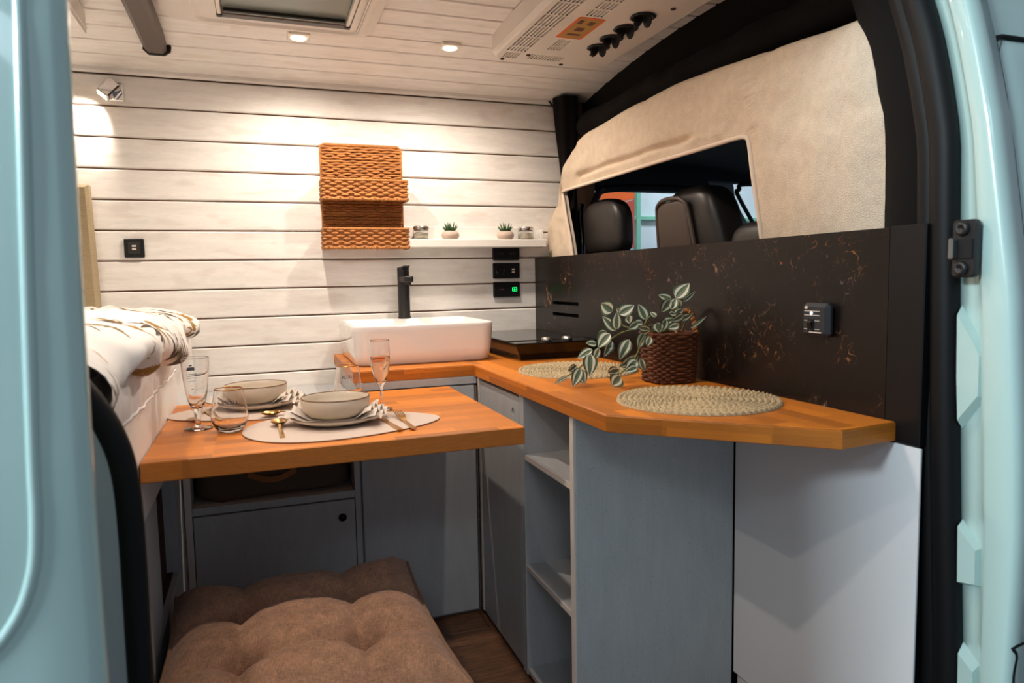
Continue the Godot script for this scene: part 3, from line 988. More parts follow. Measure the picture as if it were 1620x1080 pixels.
func wall_things():
	# wall light
	var t = thing("wall_reading_lamp", "small chrome reading lamp tilted on the white boards above the bed", "lamp", Vector3(-0.45, 1.9, -2.965))
	obj("back_plate", bx(-0.472, 1.868, -2.966, -0.422, 1.935, -2.952, 0.004), M.chrome, t)
	var aim = Vector3(-0.62, -0.72, 0.22).normalized()
	var base = Vector3(-0.442, 1.925, -2.925)
	var B = Basis(Quaternion(Vector3.DOWN, aim))
	var s = st0(); box(s, Vector3(-0.023, -0.065, -0.018), Vector3(0.023, 0.0, 0.018), 0.005, Transform3D(B, base))
	obj("lamp_head", s, M.chrome, t)
	s = st0(true); tube(s, [Vector3(-0.447, 1.90, -2.953), base + aim * 0.02], 0.008, 10)
	obj("joint", s, M.chrome, t)
	s = st0(); box(s, Vector3(-0.018, -0.0672, -0.014), Vector3(0.018, -0.0652, 0.014), 0.0, Transform3D(B, base))
	obj("lamp_lens", s, M.lamp_glow, t)
	warm_spot(t, base + aim * 0.075, 0.28, (aim + Vector3(0, 0, -0.45)).normalized(), 55.0)
	# charging socket beside the bed
	var u = thing("charging_socket", "black square charging socket on the white boards beside the bed", "socket", Vector3(-0.42, 1.30, -2.965))
	s = st0(); prism(s, rrect(-0.454, 1.302, -0.387, 1.371, 0.004), "z", -2.966, -2.952, 0.003)
	obj("socket_plate", s, M.black_plastic, u)
	obj("socket_insert", bx(-0.441, 1.315, -2.953, -0.400, 1.358, -2.9505, 0.001), M.black_metal, u)
	for yy in [1.341, 1.330]: obj("port", bx(-0.427, yy, -2.951, -0.413, yy + 0.006, -2.9495), M.white_edge, u)
	# switch plates by the splashback
	var rows = [[1.279, 1.339, "black double socket plate tucked under the white shelf"], [1.199, 1.267, "black plate with a round socket and two charging ports"], [1.117, 1.183, "black plate with the glowing green voltage display"]]
	for k in 3:
		var q = rows[k]
		var w = thing("switch_plate", q[2], "socket", Vector3(1.05, q[0], -2.965), "black plates stacked by the splashback")
		s = st0(); prism(s, rrect(0.987, q[0], 1.112, q[1], 0.005), "z", -2.966, -2.950, 0.004)
		obj("plate", s, M.black_plastic, w)
		var ym = (q[0] + q[1]) / 2
		if k == 0:
			for x in [1.014, 1.027, 1.066, 1.079]: obj("contact", bx(x, ym - 0.004, -2.951, x + 0.007, ym + 0.002, -2.9493), M.seat_back, w)
		elif k == 1:
			s = st0(true); lathe(s, [Vector2(0.016, 0.0), Vector2(0.021, 0.0), Vector2(0.021, 0.003), Vector2(0.016, 0.003), Vector2(0.016, 0.0)], 24, Vector3.ZERO, Transform3D(Basis(Vector3.RIGHT, PI / 2), Vector3(1.02, ym, -2.951)))
			obj("socket_ring", s, M.black_gloss, w)
			for yy in [ym + 0.002, ym - 0.010]: obj("port", bx(1.073, yy, -2.951, 1.087, yy + 0.006, -2.9493), M.white_edge, w)
		else:
			for x in [1.013, 1.025]: obj("contact", bx(x, ym - 0.003, -2.951, x + 0.008, ym + 0.002, -2.9493), M.seat_back, w)
			s = st0()
			# three lit digits
			for d in 3:
				var x0 = 1.068 + d * 0.010
				for e in [[0, 0, 5, 0], [5, 0, 5, 6], [0, 6, 5, 6], [5, 6, 5, 12], [0, 12, 5, 12]]:
					if d == 0 and e[0] == 0: continue
					box(s, Vector3(x0 + e[0] * 0.0013 - 0.0007, ym - 0.008 + e[1] * 0.0013 - 0.0007, -2.951), Vector3(x0 + e[2] * 0.0013 + 0.0007, ym - 0.008 + e[3] * 0.0013 + 0.0007, -2.949))
			obj("led_display", s, M.green_led, w)
	# ledge shelf
	var sh = thing("ledge_shelf", "white ledge shelf on the boards holding jars and succulents", "shelf", Vector3(0.9, 1.333, -2.965))
	obj("shelf_board", bx(0.583, 1.333, -2.966, 1.207, 1.366, -2.865, 0.002), M.white_paint, sh)
	obj("back_lip", bx(0.583, 1.366, -2.966, 1.207, 1.423, -2.952, 0.002), M.white_paint, sh)
	obj("end_bracket", bx(1.193, 1.366, -2.952, 1.207, 1.41, -2.9, 0.002), M.white_paint, sh)
	# jars
	for q in [[0.657, "small glass jar with steel lid next to the woven wall basket"], [1.125, "small glass jar with steel lid at the curtain end of the shelf"]]:
		var j = local_thing("storage_jar", q[1], "jar", Vector3(q[0], 1.366, -2.905), "jars on the white ledge shelf")
		s = st0(true); lathe(s, [Vector2(0.0, 0.0), Vector2(0.030, 0.0), Vector2(0.034, 0.004), Vector2(0.034, 0.034), Vector2(0.030, 0.041), Vector2(0.028, 0.041), Vector2(0.031, 0.033), Vector2(0.031, 0.006), Vector2(0.0, 0.004)], 32)
		obj("glass_body", s, M.clear_glass, j)
		s = st0(true); lathe(s, [Vector2(0.0, 0.0055), Vector2(0.029, 0.0055), Vector2(0.0295, 0.027), Vector2(0.0, 0.027)], 28)
		obj("wax_fill", s, M.wax, j)
		s = st0(true); lathe(s, [Vector2(0.0, 0.040), Vector2(0.033, 0.040), Vector2(0.034, 0.042), Vector2(0.034, 0.052), Vector2(0.032, 0.055), Vector2(0.0, 0.055)], 32)
		obj("lid", s, M.knob_metal, j)
	# succulents
	var rng := RandomNumberGenerator.new(); rng.seed = 77
	for q in [[0.783, "little succulent in a round clay pot, beside the jar near the basket"], [1.030, "little succulent in a round clay pot, beside the jar near the curtain"]]:
		var p = local_thing("succulent", q[1], "plant", Vector3(q[0], 1.366, -2.905), "succulents on the white ledge shelf")
		s = st0(true); lathe(s, [Vector2(0.0, 0.0), Vector2(0.026, 0.0), Vector2(0.036, 0.010), Vector2(0.038, 0.020), Vector2(0.033, 0.031), Vector2(0.025, 0.036), Vector2(0.023, 0.034), Vector2(0.023, 0.031), Vector2(0.0, 0.031)], 32)
		obj("pot", s, M.pot_clay, p)
		for k in 20:
			var a = TAU * k * 0.382
			var lean = 0.25 + 0.85 * (k / 20.0)
			var d = Vector3(cos(a) * sin(lean), cos(lean), sin(a) * sin(lean))
			var l = 0.042 - 0.008 * (k / 20.0)
			var b0 = Vector3(cos(a) * 0.007, 0.030, sin(a) * 0.007)
			s = st0(true)
			tube(s, [b0, b0 + d * l * 0.5, b0 + d * l * 0.8 + Vector3(0, 0.002, 0), b0 + d * l + Vector3(0, 0.005, 0)], [0.004, 0.0036, 0.002, 0.0004], 6)
			obj("leaf", s, M.succulent, p)
	wall_basket()

func strands(st, f: Callable, n: int, m: int, rad: float, closed := false):
	# n rows of wrapped strands; f(row, t, bulge) gives the point on the sheet pushed out by bulge
	for r in n:
		var pts = []
		for k in (m * 4 if closed else m * 4 + 1):
			var t = float(k) / (m * 4)
			pts.append(f.call(r, t, sin(PI * (t * m + (r % 2)))))
		tube(st, pts, rad, 5, closed)

func wall_basket():
	var t = thing("wall_basket", "woven seagrass wall organiser with two pockets above the sink", "basket", Vector3(0.43, 1.333, -2.965))
	var x0 = 0.268; var x1 = 0.588
	var rng := RandomNumberGenerator.new(); rng.seed = 3
	var jit = []
	for k in 80: jit.append(rng.randf_range(-0.0015, 0.0015))
	var s = st0(true)
	strands(s, func(r, u, b): return Vector3(lerpf(x0, x1, u), 1.340 + r * 0.0104 + jit[r] + 0.0012 * sin(u * 31.0 + r), -2.951 + 0.0036 * b), 39, 14, 0.0060)
	obj("back_weave", s, M.seagrass, t)
	obj("back_core", bx(x0 + 0.005, 1.338, -2.964, x1 - 0.005, 1.742, -2.954), M.seagrass, t)
	s = st0(true)
	var rim = [Vector3(x0, 1.338, -2.953), Vector3(x0, 1.74, -2.953), Vector3(x0 + 0.01, 1.747, -2.953), Vector3(x1 - 0.01, 1.747, -2.953), Vector3(x1, 1.74, -2.953), Vector3(x1, 1.338, -2.953)]
	tube(s, rim, 0.0068, 8)
	obj("rim", s, M.seagrass, t)
	for q in [[1.522, 1.600], [1.330, 1.408]]:
		var y0 = q[0]; var y1 = q[1]
		s = st0(true)
		strands(s, func(r, u, b):
			# side, front, side
			var L = 0.086; var W = x1 - x0 + 0.012
			var d = u * (2 * L + W)
			var a = x0 - 0.006; var yy = y0 + 0.006 + r * 0.0102 + jit[r + 40]
			if d < L: return Vector3(a - 0.0035 * b, yy, -2.951 + d)
			if d < L + W: return Vector3(a + d - L, yy, -2.865 + 0.0038 * b)
			return Vector3(a + W + 0.0035 * b, yy, -2.865 - (d - L - W)), 7, 22, 0.0058)
		var pk = obj("pocket", s, M.seagrass, t)
		obj("pocket_core", bx(x0 - 0.003, y0 + 0.004, -2.868, x1 + 0.003, y1 - 0.006, -2.863), M.seagrass, pk)
		obj("pocket_floor", bx(x0, y0 + 0.002, -2.955, x1, y0 + 0.008, -2.868), M.seagrass, pk)
		for e in [y0 + 0.001, y1 - 0.002]:
			s = st0(true)
			var pts = []
			for k in 70:
				var u = k / 69.0
				pts.append(Vector3(lerpf(x0 - 0.006, x1 + 0.006, u), e, -2.863 + 0.0025 * sin(u * 120.0)))
			tube(s, pts, 0.0066, 6)
			for sx in [x0 - 0.006, x1 + 0.006]: tube(s, [Vector3(sx, e, -2.952), Vector3(sx, e, -2.863)], 0.0064, 6)
			obj("pocket_rim", s, M.seagrass, pk)

# ------------------------------------------------------------------ kitchen
func kitchen():
	# splashback
	var t = thing("splashback", "dark stone patterned splashback panel with copper veins", "splashback", Vector3(1.2, TOP, -2.0))
	var s = st0()
	var z0 = -2.962; var z1 = -1.066
	var zb = [z0, -2.765, -2.508, z1]
	var yb = [0.862, 1.038, 1.052, 1.085, 1.099, 1.286]
	var core = st0()
	for a in 3:
		for b in 5:
			if a == 1 and b % 2 == 1: continue     # an open slot
			var q = [Vector3(1.189, yb[b], zb[a]), Vector3(1.189, yb[b], zb[a + 1]), Vector3(1.189, yb[b + 1], zb[a + 1]), Vector3(1.189, yb[b + 1], zb[a])]
			for e in [0, 2, 1, 0, 3, 2]:
				s.set_uv(Vector2((q[e].z - z0) / (z1 - z0), 1.0 - (q[e].y - 0.862) / 0.424)); s.add_vertex(q[e])
			box(core, Vector3(1.1892, yb[b], zb[a]), Vector3(1.2115, yb[b + 1], zb[a + 1]))
	obj("face", s, M.dark_stone, t)
	obj("panel_core", core, M.black_metal, t)
	tag(obj("end_panel", bx(1.1885, 0.858, z1, 1.212, 1.288, -0.984, 0.002), M.black_plastic, t), "plain black end panel")
	# panel for the power supply
	var c = thing("control_panel", "grey control panel with a white light and a rocker switch on the splashback", "switch", Vector3(1.18, 1.055, -1.235))
	s = st0(); box(s, Vector3(1.165, 1.056, -1.279), Vector3(1.189, 1.132, -1.199), 0.009)
	obj("housing", s, M.cab_plastic, c)
	s = st0()
	for q in [[1.113, 1.1145, -1.267, -1.222], [1.104, 1.1055, -1.267, -1.222], [1.092, 1.0932, -1.267, -1.258], [1.092, 1.0932, -1.236, -1.222], [1.073, 1.0742, -1.267, -1.258], [1.073, 1.0742, -1.236, -1.222], [1.0655, 1.068, -1.252, -1.216]]:
		box(s, Vector3(1.1643, q[0], q[2]), Vector3(1.1652, q[1], q[3]))
	obj("printed_marks", s, M.white_edge, c)
	s = st0(); prism(s, disc(-1.262, 1.1215, 0.0045, 0.0035, 16), "x", 1.1643, 1.1655)
	obj("printed_emblem", s, M.white_edge, c)
	s = st0(true); blob(s, Vector3(1.1645, 1.109, -1.246), Vector3(0.002, 0.0038, 0.004), 1.0, 14, 8)
	obj("indicator_led", s, M.white_led, c)
	var rk = obj("rocker_frame", bx(1.1625, 1.069, -1.256, 1.1655, 1.096, -1.238, 0.001), M.black_gloss, c)
	s = st0(); box(s, Vector3(-0.003, -0.009, -0.0065), Vector3(0.003, 0.009, 0.0065), 0.001, Transform3D(Basis(Vector3.BACK, 0.3), Vector3(1.162, 1.082, -1.247)))
	obj("rocker", s, M.black_plastic, rk)
	# worktop
	var poly = PackedVector2Array([Vector2(0.288, -2.962), Vector2(1.188, -2.962), Vector2(1.188, -1.038), Vector2(1.037, -1.023), Vector2(0.702, -1.348), Vector2(0.702, -2.343), Vector2(0.288, -2.343)])
	var w = thing("worktop", "oiled wooden worktop with a cut corner, L-shaped below the splashback", "worktop", Vector3(0.9, 0.861, -2.0))
	s = st0(); prism(s, poly, "y", 0.861, TOP - 0.002, 0.0015)
	obj("edge_slab", s, M.block, w)
	s = st0(); prism(s, PackedVector2Array([Vector2(0.703, -2.961), Vector2(1.187, -2.961), Vector2(1.187, -1.039), Vector2(1.037, -1.0245), Vector2(0.7035, -1.3485)]), "y", TOP - 0.0022, TOP, 0.0012)
	obj("long_top", s, M.block_turned, w)
	s = st0(); prism(s, PackedVector2Array([Vector2(0.289, -2.961), Vector2(0.7028, -2.961), Vector2(0.7028, -2.344), Vector2(0.289, -2.344)]), "y", TOP - 0.0022, TOP, 0.0012)
	obj("short_top", s, M.block, w)
	sink()
	# hob
	var h = thing("gas_hob", "black glass-lidded hob with two steel knobs in the worktop corner", "hob", Vector3(1.02, TOP, -2.65))
	s = st0()
	var low = [Vector3(0.892, TOP, -2.94), Vector3(1.175, TOP, -2.94), Vector3(1.175, TOP, -2.372), Vector3(0.892, TOP, -2.372)]
	var up = [Vector3(0.866, 0.958, -2.955), Vector3(1.186, 0.958, -2.955), Vector3(1.186, 0.958, -2.352), Vector3(0.866, 0.958, -2.352)]
	var cc = Vector3(1.02, 0.93, -2.65)
	out_poly(s, low.duplicate(), cc); out_poly(s, up.duplicate(), cc)
	for k in 4: out_poly(s, [low[k], low[(k + 1) % 4], up[(k + 1) % 4], up[k]], cc)
	obj("body", s, M.black_gloss, h)
	obj("glass_lid", bx(0.864, 0.9582, -2.957, 1.187, 0.967, -2.44, 0.002), M.glass_black, h)
	obj("control_strip", bx(0.864, 0.9582, -2.438, 1.187, 0.9645, -2.35, 0.002), M.black_gloss, h)
	for q in [[1.005, -2.398], [1.09, -2.402]]:
		s = st0(true); lathe(s, [Vector2(0.0, 0.0), Vector2(0.020, 0.0), Vector2(0.021, 0.004), Vector2(0.019, 0.012), Vector2(0.015, 0.015), Vector2(0.0, 0.0155)], 28, Vector3(q[0], 0.9645, q[1]))
		obj("knob", s, M.knob_metal, h)
	cabinets()
	# braided table mats on the worktop
	var m1 = braided_mat("round braided jute mat at the foot of the hob", Vector3(0.958, TOP, -2.03), 0.192)
	copy(m1, Vector3(0.978, TOP, -1.408), "round braided jute mat at the cut corner of the worktop", 0.7)
	plant()

func sink():
	var t = thing("vessel_sink", "white rectangular ceramic countertop sink", "sink", Vector3(0.57, TOP, -2.7))
	var s = st0(true)
	# outline rounded rectangle, lofted: foot, outside, rim, inside, bottom
	var L = [
		[0.322, -2.925, 0.805, -2.468, 0.05, TOP + 0.0005], [0.316, -2.932, 0.813, -2.459, 0.055, TOP + 0.006], [0.310, -2.938, 0.82, -2.452, 0.055, TOP + 0.05], [0.306, -2.942, 0.825, -2.449, 0.055, 1.02], [0.305, -2.943, 0.827, -2.448, 0.055, 1.037], [0.308, -2.940, 0.824, -2.451, 0.053, 1.0425], [0.316, -2.90, 0.816, -2.459, 0.047, 1.0425], [0.319, -2.862, 0.813, -2.462, 0.045, 1.040], [0.322, -2.852, 0.81, -2.465, 0.045, 1.02], [0.345, -2.835, 0.79, -2.485, 0.06, 0.96], [0.38, -2.80, 0.75, -2.52, 0.08, 0.935]]
	var rings = []
	for q in L:
		var r = rrect(q[0], q[1], q[2], q[3], q[4], 7)
		var ring = []
		for p in r: ring.append(Vector3(p.x, q[5], p.y))
		rings.append(ring)
	for k in rings.size() - 1:
		for i in rings[k].size():
			var j = (i + 1) % rings[k].size()
			quad(s, rings[k][j], rings[k][i], rings[k + 1][i], rings[k + 1][j])
	var last = rings[rings.size() - 1]
	var mid = Vector3(0.565, 0.93, -2.66)
	for i in last.size(): tri(s, last[(i + 1) % last.size()], last[i], mid)
	obj("basin", s, M.ceramic, t)
	var f = thing("mixer_tap", "tall matt black mixer tap behind the white sink", "tap", Vector3(0.573, 1.0425, -2.89))
	s = st0(true); lathe(s, [Vector2(0.0, 0.0), Vector2(0.026, 0.0), Vector2(0.0265, 0.006), Vector2(0.0245, 0.008), Vector2(0.0245, 0.012), Vector2(0.0245, 0.190), Vector2(0.0245, 0.194), Vector2(0.0235, 0.196), Vector2(0.0, 0.196)], 32, Vector3(0.573, 1.0425, -2.89))
	obj("column", s, M.black_metal, f)
	s = st0(); prism(s, rrect(0.553, -2.91, 0.593, -2.775, 0.012), "y", 1.19, 1.215, 0.004)
	var sp = obj("spout", s, M.black_metal, f)
	s = st0(true); lathe(s, [Vector2(0.0, 0.0), Vector2(0.011, 0.0), Vector2(0.012, 0.003), Vector2(0.012, 0.010), Vector2(0.0, 0.010)], 18, Vector3(0.573, 1.181, -2.79))
	obj("aerator", s, M.black_metal, sp)
	s = st0(); box(s, Vector3(-0.013, 0.0, -0.03), Vector3(0.013, 0.007, 0.075), 0.003, Transform3D(Basis(Vector3.RIGHT, -0.06), Vector3(0.573, 1.247, -2.885)))
	obj("lever", s, M.black_metal, f)
	s = st0(true); lathe(s, [Vector2(0.0, 0.0), Vector2(0.0245, 0.0), Vector2(0.0245, 0.012), Vector2(0.02, 0.014), Vector2(0.0, 0.014)], 28, Vector3(0.573, 1.2385, -2.89))
	obj("cap", s, M.black_metal, f)

func cabinets():
	# sink unit
	var t = thing("sink_cabinet", "grey painted cabinet below the sink with a piano hinge", "cabinet", Vector3(0.5, 0, -2.6))
	obj("carcass", bx(0.300, 0.0, -2.96, 0.712, 0.860, -2.358), M.grey_ply, t)
	var d = obj("door", bx(0.303, 0.012, -2.357, 0.703, 0.828, -2.339, 0.002), M.grey_ply, t)
	obj("hinge_strip", bx(0.7035, 0.012, -2.356, 0.710, 0.828, -2.337, 0.001), M.steel_hinge, d)
	for k in 26:
		obj("hinge_knuckle", bx(0.7045, 0.018 + k * 0.031, -2.337, 0.7095, 0.034 + k * 0.031, -2.3335, 0.001), M.steel_hinge, d)
	obj("top_rail", bx(0.300, 0.834, -2.357, 0.712, 0.860, -2.341, 0.001), M.grey_ply, t)
	# hob unit, faces the bed
	var h = thing("drawer_cabinet", "grey painted cabinet with a finger-hole drawer next to the open shelves", "cabinet", Vector3(0.95, 0, -2.12))
	obj("carcass", bx(0.736, 0.0, -2.957, 1.187, 0.860, -1.924), M.grey_ply, h)
	obj("corner_post", bx(0.7135, 0.012, -2.338, 0.735, 0.858, -2.318, 0.001), M.white_edge, h)
	var s = st0()
	var hole = []
	for k in 25: hole.append(Vector2(-1.982 + 0.0125 * cos(TAU * k / 24.0), 0.795 + 0.0125 * sin(TAU * k / 24.0)))
	var frame = [Vector2(-1.93, 0.795), Vector2(-1.93, 0.846), Vector2(-2.314, 0.846), Vector2(-2.314, 0.725), Vector2(-1.93, 0.725), Vector2(-1.93, 0.795)]
	prism(s, hole_plate(frame, hole), "x", 0.716, 0.735)
	obj("drawer", s, M.grey_ply, h)
	obj("door", bx(0.716, 0.012, -2.314, 0.735, 0.719, -1.93, 0.002), M.grey_ply, h)
	obj("side_post", bx(0.714, 0.006, -1.923, 0.75, 0.860, -1.905, 0.001), M.grey_ply, h)
	# open shelves
	var o = thing("shelf_unit", "open grey shelf unit below the worktop edge", "shelf", Vector3(0.95, 0, -1.73))
	obj("side_board", bx(0.714, 0.006, -1.904, 1.187, 0.860, -1.888, 0.001), M.grey_ply, o)
	obj("back_board", bx(1.165, 0.006, -1.888, 1.187, 0.860, -1.562), M.grey_ply, o)
	for yy in [0.012, 0.333, 0.668]:
		var b = obj("shelf_board", bx(0.718, yy, -1.8875, 1.165, yy + 0.016, -1.5625, 0.001), M.grey_ply, o)
		obj("plywood_edge", bx(0.7165, yy + 0.0005, -1.8875, 0.718, yy + 0.0155, -1.5625), M.white_edge, b)
	obj("front_edge", bx(0.712, 0.006, -1.562, 0.716, 0.860, -1.541), M.white_edge, o)
	# end panel
	var e = thing("end_panel", "tall grey-white painted plywood end panel under the worktop", "panel", Vector3(0.95, 0.1, -1.55))
	obj("board", bx(0.7165, 0.0, -1.5615, 1.187, 0.860, -1.54, 0.002), M.cool_tint_ply, e)

func hole_plate(frame, hole):
	# outline that runs round the board and back round the hole through a hairline slit
	var p = PackedVector2Array()
	for q in frame: p.append(q)
	p[0] = frame[0] + Vector2(0, 0.00003)
	p[p.size() - 1] = frame[frame.size() - 1] - Vector2(0, 0.00003)
	for k in hole.size():
		var q = hole[hole.size() - 1 - k]
		if k == 0: q.y -= 0.00003
		if k == hole.size() - 1: q.y += 0.00003
		p.append(q)
	return p

func braided_mat(label, at, R):
	var t = local_thing("braided_mat", label, "table mat", at, "jute mats on the worktop")
	var rings = 14
	var s = st0(true)
	var rng := RandomNumberGenerator.new(); rng.seed = 9
	var ph = []
	for k in rings + 2: ph.append(rng.randf() * TAU)
	surf(s, 460, rings * 7, func(u, v):
		var r = R * (1.0 - v)
		var q = r / R * rings
		var k = int(floor(q))
		var f = q - k
		var a = -u * TAU
		var n = maxi(6, int(round((k + 0.5) * 5.2)))
		var tw = sin(a * n / 1.0 + ph[k] + (f - 0.5) * 3.4)
		var y = 0.0022 + 0.0075 * pow(maxf(0.0, sin(PI * f)), 0.55) * (0.58 + 0.42 * tw)
		if v < 0.001: y = 0.0005
		var wob = 1.0 + 0.004 * sin(a * 5.0 + 1.0)
		return Vector3(r * wob * cos(a), y, r * wob * sin(a)), true)
	obj("braid", s, M.jute, t)
	s = st0(); prism(s, disc(0, 0, R * 0.985, R * 0.985, 60), "y", 0.0002, 0.0028)
	obj("underside", s, M.jute, t)
	return t

func leaf_mesh(bend, fold):
	var st := SurfaceTool.new()
	st.begin(Mesh.PRIMITIVE_TRIANGLES)
	st.set_smooth_group(0)
	var nu = 12; var nv = 10
	var dark = Color(0.028, 0.055, 0.030); var mid = Color(0.09, 0.135, 0.075); var pale = Color(0.60, 0.62, 0.50)
	var P = func(i, j):
		var v = float(j) / nv
		var u = float(i) / nu * 2.0 - 1.0
		var w = 0.5 * pow(sin(PI * pow(v, 0.72)), 0.85)
		return Vector3(u * w, fold * absf(u) * w - 0.05 * cos(u * 9.0) * w * 0.3 + bend * (v * v - v * 0.3), v)
	var col = func(i, j):
		var u = absf(float(i) / nu * 2.0 - 1.0)
		if u < 0.12: return mid
		if u < 0.25: return mid
		if u < 0.55: return pale
		if u < 0.72: return mid
		return dark
	var idx = [[0, 0], [1, 1], [1, 0], [0, 0], [0, 1], [1, 1]]
	for j in nv:
		for i in nu:
			var c = col.call(i + (1 if i < nu / 2 else 0), j)
			for e in idx:
				st.set_color(c)
				st.add_vertex(P.call(i + e[0], j + e[1]))
	st.generate_normals()
	return st.commit()

const LEAVES = [[620,300,515,225,115,0.02],[680,325,815,245,95,0.03],[650,470,530,340,80,0.0],[655,460,660,300,75,-0.02],[920,370,848,232,85,0.02],[600,500,480,620,110,-0.02],[475,590,380,580,55,0.0],[440,640,305,725,70,-0.02],[610,560,548,705,70,0.01],[770,550,680,735,90,0.02],[500,630,455,740,60,-0.03],[420,680,415,880,95,-0.03],[330,810,265,975,80,-0.02],[345,820,370,955,70,0.0],[295,780,220,840,55,0.0],[210,880,95,950,28,0.0],[850,400,760,455,70,-0.04],[890,400,800,400,55,-0.02],[860,440,965,465,60,-0.05],[900,490,845,630,85,-0.04],[960,530,930,610,60,-0.05],[1020,400,1045,490,90,-0.05],[1100,370,1060,480,70,-0.05],[1140,190,1060,310,80,0.0],[1190,180,1310,40,110,0.0],[1150,190,1030,150,60,0.04],[1150,280,1190,170,75,0.0],[1255,210,1370,115,40,-0.03],[1230,260,1185,190,90,0.02],[1130,320,1200,320,50,-0.04],[1230,370,1340,320,60,0.0],[1220,420,1120,450,60,0.0],[1320,450,1470,340,26,-0.04],[850,700,680,800,90,-0.03],[840,740,740,830,90,-0.05],[870,720,910,840,60,-0.04],[680,820,575,850,80,-0.04],[690,880,620,1030,105,-0.04],[840,800,730,840,60,-0.06],[1260,330,1150,390,60,-0.03],[760,340,780,410,70,0.05],[1080,400,1180,360,60,0.02],[1010,350,960,300,45,0.02],[680,300,660,265,35,0.0],[560,470,480,560,70,0.03],[1180,330,1260,270,70,0.03]]

func plant():
	# square seagrass basket with a trailing striped plant
	var b = thing("plant_basket", "dark seagrass basket with a handle standing between the jute mats", "basket", Vector3(1.085, TOP, -1.715))
	var c = Vector3(1.088, TOP, -1.705)
	var hw = 0.066
	var ring = func(u, k, out):
		# rounded square outline
		var a = u * TAU
		var pw = func(v): return signf(v) * pow(absf(v), 0.62)
		var h = hw * (0.92 + 0.10 * k) + out
		return Vector2(h * pw.call(cos(a)), h * pw.call(sin(a)))
	var s = st0(true)
	strands(s, func(r, u, o):
		var q = ring.call(-u, r / 18.0, 0.0032 * o)
		return c + Vector3(q.x, 0.006 + r * 0.0073 + 0.0008 * sin(u * 40.0 + r), q.y), 19, 26, 0.0049, true)
	obj("basket_weave", s, M.seagrass_dark, b)
	s = st0(true)
	surf(s, 40, 6, func(u, v):
		var q = ring.call(-u, v, -0.006)
		return c + Vector3(q.x, 0.004 + v * 0.134, q.y), true)
	obj("basket_lining", s, M.seagrass_dark, b)
	obj("basket_base", bx(c.x - 0.055, TOP + 0.001, c.z - 0.055, c.x + 0.055, TOP + 0.012, c.z + 0.055), M.seagrass_dark, b)
	s = st0(true)
	var hp = []
	for k in 61:
		var a = PI * k / 60.0
		hp.append(c + Vector3(0.058 + 0.003 * sin(k * 1.7), 0.125 + 0.075 * sin(a), 0.046 * cos(a) + 0.003 * cos(k * 1.7)))
	tube(s, hp, 0.0062, 7)
	obj("handle", s, M.seagrass, b)
	var p = thing("trailing_plant", "trailing striped green and silver plant spilling out of the dark basket", "plant", Vector3(1.07, TOP + 0.10, -1.71))
	s = st0(true); prism(s, disc(c.x, c.z, 0.05, 0.05, 20), "y", TOP + 0.09, TOP + 0.1)
	obj("soil", s, M.slot_dark, p)
	var z6 = func(x, y, d): return sight(860.0 + x / 5.685, 440.0 + y / 5.685, d)
	for v in [[[1130, 480, 2.0], [1020, 420, 1.95], [860, 450, 1.93], [700, 490, 1.93], [560, 580, 1.93], [450, 660, 1.92], [340, 790, 1.93], [210, 880, 1.95]], [[1110, 480, 1.98], [960, 480, 1.91], [880, 560, 1.89], [850, 660, 1.89], [790, 760, 1.89], [690, 860, 1.89]], [[1150, 480, 2.0], [1160, 350, 1.99], [1180, 250, 1.98], [1195, 170, 1.98]], [[860, 450, 1.93], [720, 430, 1.95], [650, 330, 1.96]], [[1240, 480, 2.0], [1280, 380, 1.99], [1320, 300, 1.98]], [[900, 450, 1.93], [930, 370, 1.95], [1000, 310, 1.97]]]:
		var pts = []
		for q in v: pts.append(z6.call(q[0], q[1], q[2]))
		s = st0(true); tube(s, smooth_path(pts, 6), 0.0021, 6)
		obj("stem", s, M.stem_green, p)
	var shapes = [leaf_mesh(-0.10, 0.25), leaf_mesh(0.12, 0.35), leaf_mesh(-0.25, 0.45)]
	var rng := RandomNumberGenerator.new(); rng.seed = 4
	for k in LEAVES.size():
		var q = LEAVES[k]
		var d0 = 1.935 + q[5]
		var a = z6.call(q[0], q[1], d0)
		var e = z6.call(q[2], q[3], d0 + rng.randf_range(-0.02, 0.015))
		if e.y < TOP + 0.004: e.y = TOP + 0.004
		var len = a.distance_to(e)
		var dir = (e - a) / len
		var to_cam = (cam_pos - a).normalized()
		var side = dir.cross(to_cam).normalized().rotated(dir, rng.randf_range(-0.6, 0.6))
		var up = side.cross(dir) * -1.0
		if up.dot(to_cam) < 0: up = -up
		side = up.cross(dir)
		var wd = q[4] / 5.685 / FOCAL * d0 * 1.42
		var o = put("leaf", shapes[k % 3], M.leaf_print, p)
		o.transform = Transform3D(Basis(side * wd, up * wd * 0.8, dir * len), a - worldly[p])

